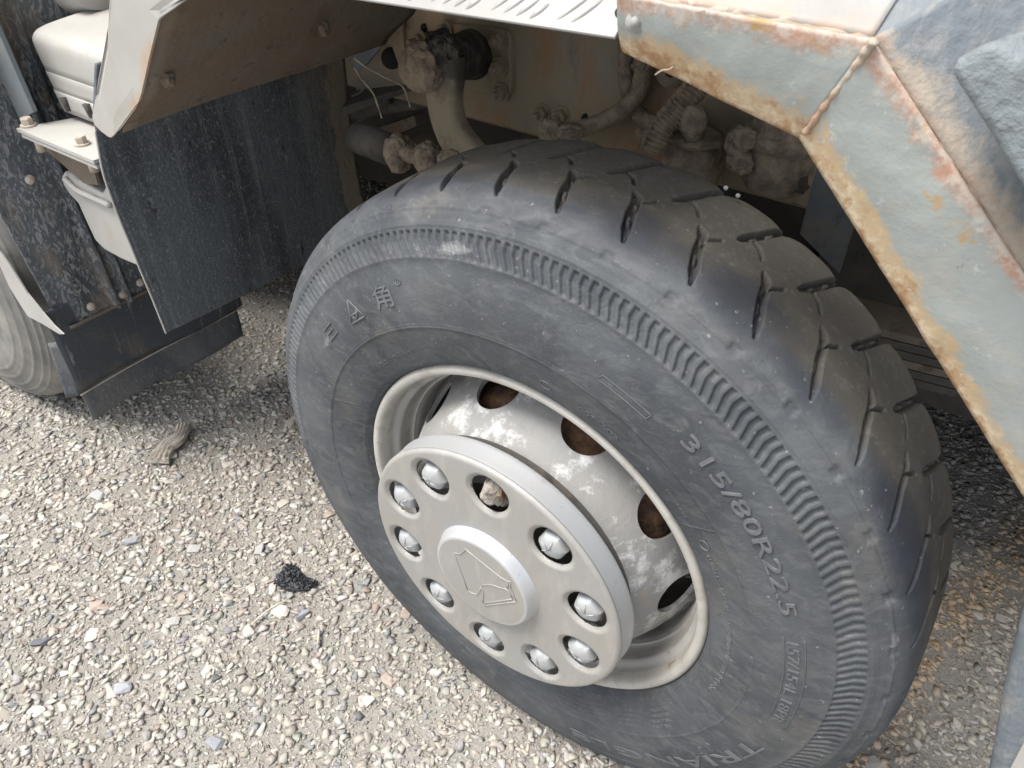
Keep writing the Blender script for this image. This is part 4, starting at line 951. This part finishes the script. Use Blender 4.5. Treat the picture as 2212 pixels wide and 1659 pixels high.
# ------------------------------------------------------------------ gravel
PALS = np.array([(.43, .40, .345), (.51, .48, .42), (.48, .46, .42), (.38, .35, .305), (.35, .34, .325), (.27, .275, .28), (.38, .31, .265), (.15, .15, .155), (.60, .575, .52)])
PW = np.array([.25, .20, .19, .14, .10, .045, .025, .006, .044]); PW /= PW.sum()
def rock(n, sq, sd, sub=0):
    r = np.random.default_rng(sd); bm = bmesh.new()
    for _ in range(n):
        d = r.normal(size=3); d /= np.linalg.norm(d); d = np.sign(d) * np.abs(d) ** .55
        bm.verts.new((d[0] * (1 + .25 * r.random()), d[1] * sq[0] * (1 + .2 * r.random()), d[2] * sq[1]))
    res = bmesh.ops.convex_hull(bm, input=bm.verts[:])
    bmesh.ops.delete(bm, geom=list({v for v in res['geom_interior'] + res['geom_unused'] if isinstance(v, bmesh.types.BMVert)}), context='VERTS')
    if sub:
        bmesh.ops.bevel(bm, geom=bm.edges[:] , offset=.07, segments=1, affect='EDGES'); bmesh.ops.triangulate(bm, faces=bm.faces[:])
    bm.verts.index_update(); V = np.array([v.co[:] for v in bm.verts]); F = np.array([[v.index for v in f.verts] for f in bm.faces if len(f.verts) == 3]); bm.free(); return V, F
def visible(x, y, pad):
    d = np.stack([x - CAM.x, y - CAM.y, 0 * x - CAM.z], -1); z = d @ np.array(_f); X = d @ np.array(CR) / z * FPX; Y = d @ np.array(CU) / z * FPX
    return (z > .2) & (np.abs(X) < 1920 * pad) & (np.abs(Y) < 1440 * pad)
GV = np.vectorize(lambda x, y: gh(x, y))
def scatter(name, n, smin, smax, power, nvert, variants, region, keep_out, sink, sd, seedcol):
    r = np.random.default_rng(sd)
    x = r.uniform(region[0], region[1], n); y = r.uniform(region[2], region[3], n)
    # far ground under the truck needs fewer
    k = visible(x, y, 1.10); x, y = x[k], y[k]
    if smin < .004: k = np.hypot(x - CAM.x, y - CAM.y) < 2.3; x, y = x[k], y[k]
    dist = np.hypot(x - CAM.x, y - CAM.y); clump = np.array([mnoise.noise(Vector((a * 2.3, b * 2.3, 5))) for a, b in zip(x, y)])
    k = (r.random(len(x)) < np.clip(2.6 / np.maximum(dist, 1.2), .35, 1)) & (clump > -.95 + .45 * r.random(len(x))); x, y = x[k], y[k]
    n = len(x); s = smin + (smax - smin) * r.random(n) ** power
    s *= np.where(np.hypot(x - CAM.x, y - CAM.y) > 2.6, 1.35, 1)
    z = GV(x, y); vi = r.integers(0, variants, n)
    yaw = r.uniform(0, 6.283, n); tx = r.normal(0, .22, n); ty = r.normal(0, .22, n)
    pal = r.choice(len(PALS), n, p=PW); colr = PALS[pal] * .86 * (1 + r.normal(0, .09, (n, 1))) * (1 + r.normal(0, .02, (n, 3)))
    # ochre tint painting warm light onto the gravel between tyre and corner post
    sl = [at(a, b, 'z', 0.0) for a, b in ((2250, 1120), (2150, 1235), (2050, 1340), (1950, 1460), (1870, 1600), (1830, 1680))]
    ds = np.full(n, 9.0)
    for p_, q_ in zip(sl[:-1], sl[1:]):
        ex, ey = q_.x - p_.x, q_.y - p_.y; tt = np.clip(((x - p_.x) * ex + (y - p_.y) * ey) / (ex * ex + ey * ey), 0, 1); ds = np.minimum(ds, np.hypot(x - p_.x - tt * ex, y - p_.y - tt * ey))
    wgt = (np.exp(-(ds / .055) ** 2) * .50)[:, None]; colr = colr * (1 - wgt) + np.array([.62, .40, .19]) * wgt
    Vs, Fs, Cs, o = [], [], [], 0
    for v in range(variants):
        RV, RF = rock(nvert, (.80 - .04 * (v % 9), .46 - .03 * (v % 6)), 100 + v + sd)
        id_ = np.where(vi == v)[0]
        if not len(id_): continue
        c, si = np.cos(yaw[id_]), np.sin(yaw[id_]); P = RV[None] * s[id_, None, None] * .5
        # tilt then turn
        a, b = tx[id_][:, None], ty[id_][:, None]
        X, Y, Z = P[..., 0], P[..., 1], P[..., 2]
        Y, Z = Y * np.cos(a) - Z * np.sin(a), Y * np.sin(a) + Z * np.cos(a)
        X, Z = X * np.cos(b) + Z * np.sin(b), -X * np.sin(b) + Z * np.cos(b)
        X, Y = X * c[:, None] - Y * si[:, None], X * si[:, None] + Y * c[:, None]
        P = np.stack([X + x[id_][:, None], Y + y[id_][:, None], Z + (z[id_] + s[id_] * sink)[:, None]], -1)
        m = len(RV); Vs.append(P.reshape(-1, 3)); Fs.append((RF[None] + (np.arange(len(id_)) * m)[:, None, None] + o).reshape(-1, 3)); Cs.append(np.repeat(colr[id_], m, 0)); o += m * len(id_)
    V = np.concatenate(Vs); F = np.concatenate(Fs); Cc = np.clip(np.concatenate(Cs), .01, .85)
    me = bpy.data.meshes.new(name); me.vertices.add(len(V)); me.vertices.foreach_set('co', V.ravel().astype(np.float32))
    me.loops.add(len(F) * 3); me.loops.foreach_set('vertex_index', F.ravel().astype(np.int32)); me.polygons.add(len(F))
    me.polygons.foreach_set('loop_start', np.arange(0, len(F) * 3, 3, dtype=np.int32)); me.update(calc_edges=True)
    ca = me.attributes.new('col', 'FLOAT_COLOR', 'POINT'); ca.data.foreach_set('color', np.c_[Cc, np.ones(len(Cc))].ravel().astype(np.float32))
    me.materials.append(m_stone); me.validate()
    ob = bpy.data.objects.new(name, me); C.objects.link(ob); ob['kind'] = 'stuff'
    return ob
REG = (-3.3, 1.9, -1.2, 2.6)
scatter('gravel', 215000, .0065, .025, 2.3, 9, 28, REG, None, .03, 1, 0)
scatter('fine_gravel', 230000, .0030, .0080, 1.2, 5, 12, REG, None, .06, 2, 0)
# the larger stones, one object each
rr_ = np.random.default_rng(5); bigm = []
for v in range(14):
    V, F = rock(15, (.82 - .05 * (v % 6), .36 + .04 * (v % 4)), 900 + v)
    me = bpy.data.meshes.new('stone'); me.from_pydata(V.tolist(), [], F.tolist())
    col = PALS[rr_.choice([0, 1, 2, 3, 4, 5, 6], p=[.2, .2, .18, .12, .16, .08, .06])]
    ca = me.attributes.new('col', 'FLOAT_COLOR', 'POINT'); ca.data.foreach_set('color', np.tile(np.r_[col, 1], len(V)).astype(np.float32))
    me.materials.append(m_stone); bigm.append(me)
cnt = 0
while cnt < 260:
    x, y = rr_.uniform(-2.6, 1.2), rr_.uniform(-1.0, 1.4)
    if not visible(np.array([x]), np.array([y]), 1.05)[0]: continue
    if rr_.random() > min(1, 1.5 / math.hypot(x - CAM.x, y - CAM.y)) ** 2: continue
    if abs(x) < .22 and 0 < y < .25: continue
    s = .018 + .014 * rr_.random() ** 2.2
    o = bpy.data.objects.new('stone', bigm[cnt % 14]); C.objects.link(o); o.parent = g
    o.location = (x, y, gh(x, y) + s * .10); o.scale = (s / 2 * rr_.uniform(.9, 1.25), s / 2, s / 2 * rr_.uniform(.6, .9)); o.rotation_euler = (rr_.normal(0, .15), rr_.normal(0, .15), rr_.uniform(0, 6.28)); cnt += 1

# ------------------------------------------------------------------ small things lying about
def gp(x, y, h=0): p = at(x, y, 'z', 0.0); p.z = gh(p.x, p.y) + h; return p
def top(o, label, cat, group=None): return tag(o, label, cat, group)
# piece of weathered wood
a, b = gp(402, 930, .022), gp(345, 1008, .022)
pw = smooth_path([a, a.lerp(b, .35) + Vector((.012, .004, .004)), a.lerp(b, .6) + Vector((-.004, 0, .002)), b], 8)
V = []
for i, p in enumerate(pw):
    t = i / (len(pw) - 1); tg = (pw[min(i + 1, len(pw) - 1)] - pw[max(i - 1, 0)]).normalized(); s = tg.cross(Vector((0, 0, 1))).normalized(); hw = .020 + .010 * t - .006 * math.sin(6 * t) ** 2
    for k in range(14):
        f = k / 13 * 2 - 1
        V.append(tuple(p + s * f * hw + Vector((0, 0, .007 * math.sqrt(max(0, 1 - f * f)) + .0022 * math.sin(f * 13 + 4 * t)))))
    for k in range(14):
        f = 1 - k / 13 * 2; V.append(tuple(p + s * f * hw - Vector((0, 0, .010))))
n = len(pw); F = [(i * 28 + k, i * 28 + (k + 1) % 28, (i + 1) * 28 + (k + 1) % 28, (i + 1) * 28 + k) for i in range(n - 1) for k in range(28)] + [tuple(range(27, -1, -1)), tuple((n - 1) * 28 + k for k in range(28))]
top(mk('wood_piece', V, F, m_wood, None, sharp=40), 'split piece of weathered wood lying on the gravel left of the wheel', 'wood')
# clump of black rubber crumbs
c = gp(632, 1256, .009); r3 = np.random.default_rng(3); PV = []
for q in range(620):
    an, rd = r3.uniform(0, 6.283), r3.random() ** .5
    ex = .038 * (1 + .22 * math.sin(3 * an + 1)); x = rd * math.cos(an) * ex * 1.10; y = rd * math.sin(an) * ex * .72
    if q > 560: x, y = .046 + r3.normal(0, .006), .018 + r3.normal(0, .005)
    hh = .010 * (1 - rd * rd) * r3.random() + .002; s = r3.uniform(.0018, .0048)
    RV, RF = rock(8, (.8, .7), int(r3.integers(0, 9)) + 40); aa = r3.uniform(0, 6.28)
    RV = RV * s; RV = np.stack([RV[:, 0] * math.cos(aa) - RV[:, 1] * math.sin(aa), RV[:, 0] * math.sin(aa) + RV[:, 1] * math.cos(aa), RV[:, 2]], -1)
    PV.append((RV + np.array([c.x + x, c.y + y, c.z + hh]), RF.tolist()))
PV.append(blob(c, (.038, .026, .008), .2, 2, 4, 1))
top(mk('rubber_crumb_clump', *join(PV), m_tar, None, smooth=False), 'clump of black crumbs lying on pale gravel left of the wheel', 'clump')
# individual stones worth naming
def named_stone(x, y, s, col, lab, sq=(.8, .5), sd=1, yaw=0.0, flat=1.0):
    V, F = rock(17, sq, sd); V = V * s * .44; V[:, 2] *= flat; p = gp(x, y, s * .12)
    V = np.stack([V[:, 0] * math.cos(yaw) - V[:, 1] * math.sin(yaw), V[:, 0] * math.sin(yaw) + V[:, 1] * math.cos(yaw), V[:, 2]], -1) + np.array(p)
    o = mk('stone', V, F.tolist(), m_stone, None, smooth=False)
    ca = o.data.attributes.new('col', 'FLOAT_COLOR', 'POINT'); ca.data.foreach_set('color', np.tile(np.r_[col, 1], len(V)).astype(np.float32))
    top(o, lab, 'stone')
named_stone(604, 1322, .040, (.66, .62, .52), 'pale cream chunk just below the black clump', (.7, .5), 61, .5)
named_stone(652, 1330, .036, (.27, .28, .30), 'slate grey oblong stone beside the pale chunk', (.5, .5), 62, 1.3)
named_stone(465, 1607, .036, (.26, .27, .29), 'dark grey rounded stone near the lower photo edge', (.75, .5), 63, .2)
named_stone(264, 1486, .036, (.33, .34, .36), 'grey angular stone with a straw stalk at its tip', (.8, .5), 64, .9)
named_stone(212, 1073, .042, (.37, .37, .37), 'flat grey stone up and left of the pale slab', (.7, .35), 65, .1)
named_stone(235, 1098, .040, (.46, .43, .36), 'flat beige slab just right of the flat grey stone', (.6, .35), 66, .2)
named_stone(286, 1172, .046, (.29, .30, .31), 'long slate splinter pointing to the upper right', (.4, .4), 67, 1.0)
named_stone(375, 985, .030, (.52, .50, .45), 'light chip lying against the foot of the wood', (.6, .5), 68, -.3)
named_stone(535, 1365, .034, (.50, .47, .42), 'large light stone nearest the tyre', (.7, .5), 69, -.2)
named_stone(90, 1390, .038, (.13, .13, .15), 'dark purple grey flake at the far left', (.5, .35), 70, .8)
# straws and sticks
def straw(pts, r, lab, m=m_straw, cat='straw'):
    top(mk('straw' if cat == 'straw' else 'stick', *tube(smooth_path([gp(x, y, .010 + .003 * (i % 2)) for i, (x, y) in enumerate(pts)], 5), lambda t: r * (1 - .4 * t), 6, .0004, 200), m, None), lab, cat)
straw([(266, 1375), (272, 1400), (278, 1430), (285, 1462)], .0012, 'thin pale straw standing upright in the lower left gravel')
straw([(122, 1218), (135, 1236), (152, 1247)], .0012, 'short bent straw left of the slate splinter')
straw([(545, 1355), (585, 1320), (620, 1300)], .0022, 'thin grey stick pointing at the tyre', m_wood, 'stick')
straw([(520, 1420), (478, 1432)], .0012, 'pale straw just below the thin grey stick')
straw([(690, 1362), (688, 1395)], .0030, 'short brown splinter between the two sticks and tyre', m_wood, 'stick')
# twigs caught behind the flap
def twig(pts, yy, lab):
    P = smooth_path([at(x, y, 'y', yy) for x, y in pts], 5)
    top(mk('twig', *tube(P, lambda t: .0016 + .0006 * math.sin(t * 20), 6, .0008, 150), m_straw, None), lab, 'twig')
twig([(766, 126), (790, 145), (815, 158), (840, 172), (868, 185), (880, 210), (886, 232)], .50, 'longer dry twig arching right of the big mud flap')
twig([(765, 145), (780, 170), (805, 200), (815, 225), (825, 255)], .47, 'dry twig dangling down beside the big mud flap')
part('loose_thread', tube(smooth_path([at(x, y, 'y', -.01) for x, y in ((1415, 162), (1430, 152), (1445, 150), (1455, 143))], 5), .0007, 5), m_straw)
for (x, y) in ((1568, 398), (1594, 415)):
    p = at(x, y + 8, 'y', .200); part('pale_chip', blob(p, (.0028, .0028, .0028), .4, 2, 2, x), m_nut, smooth=False)
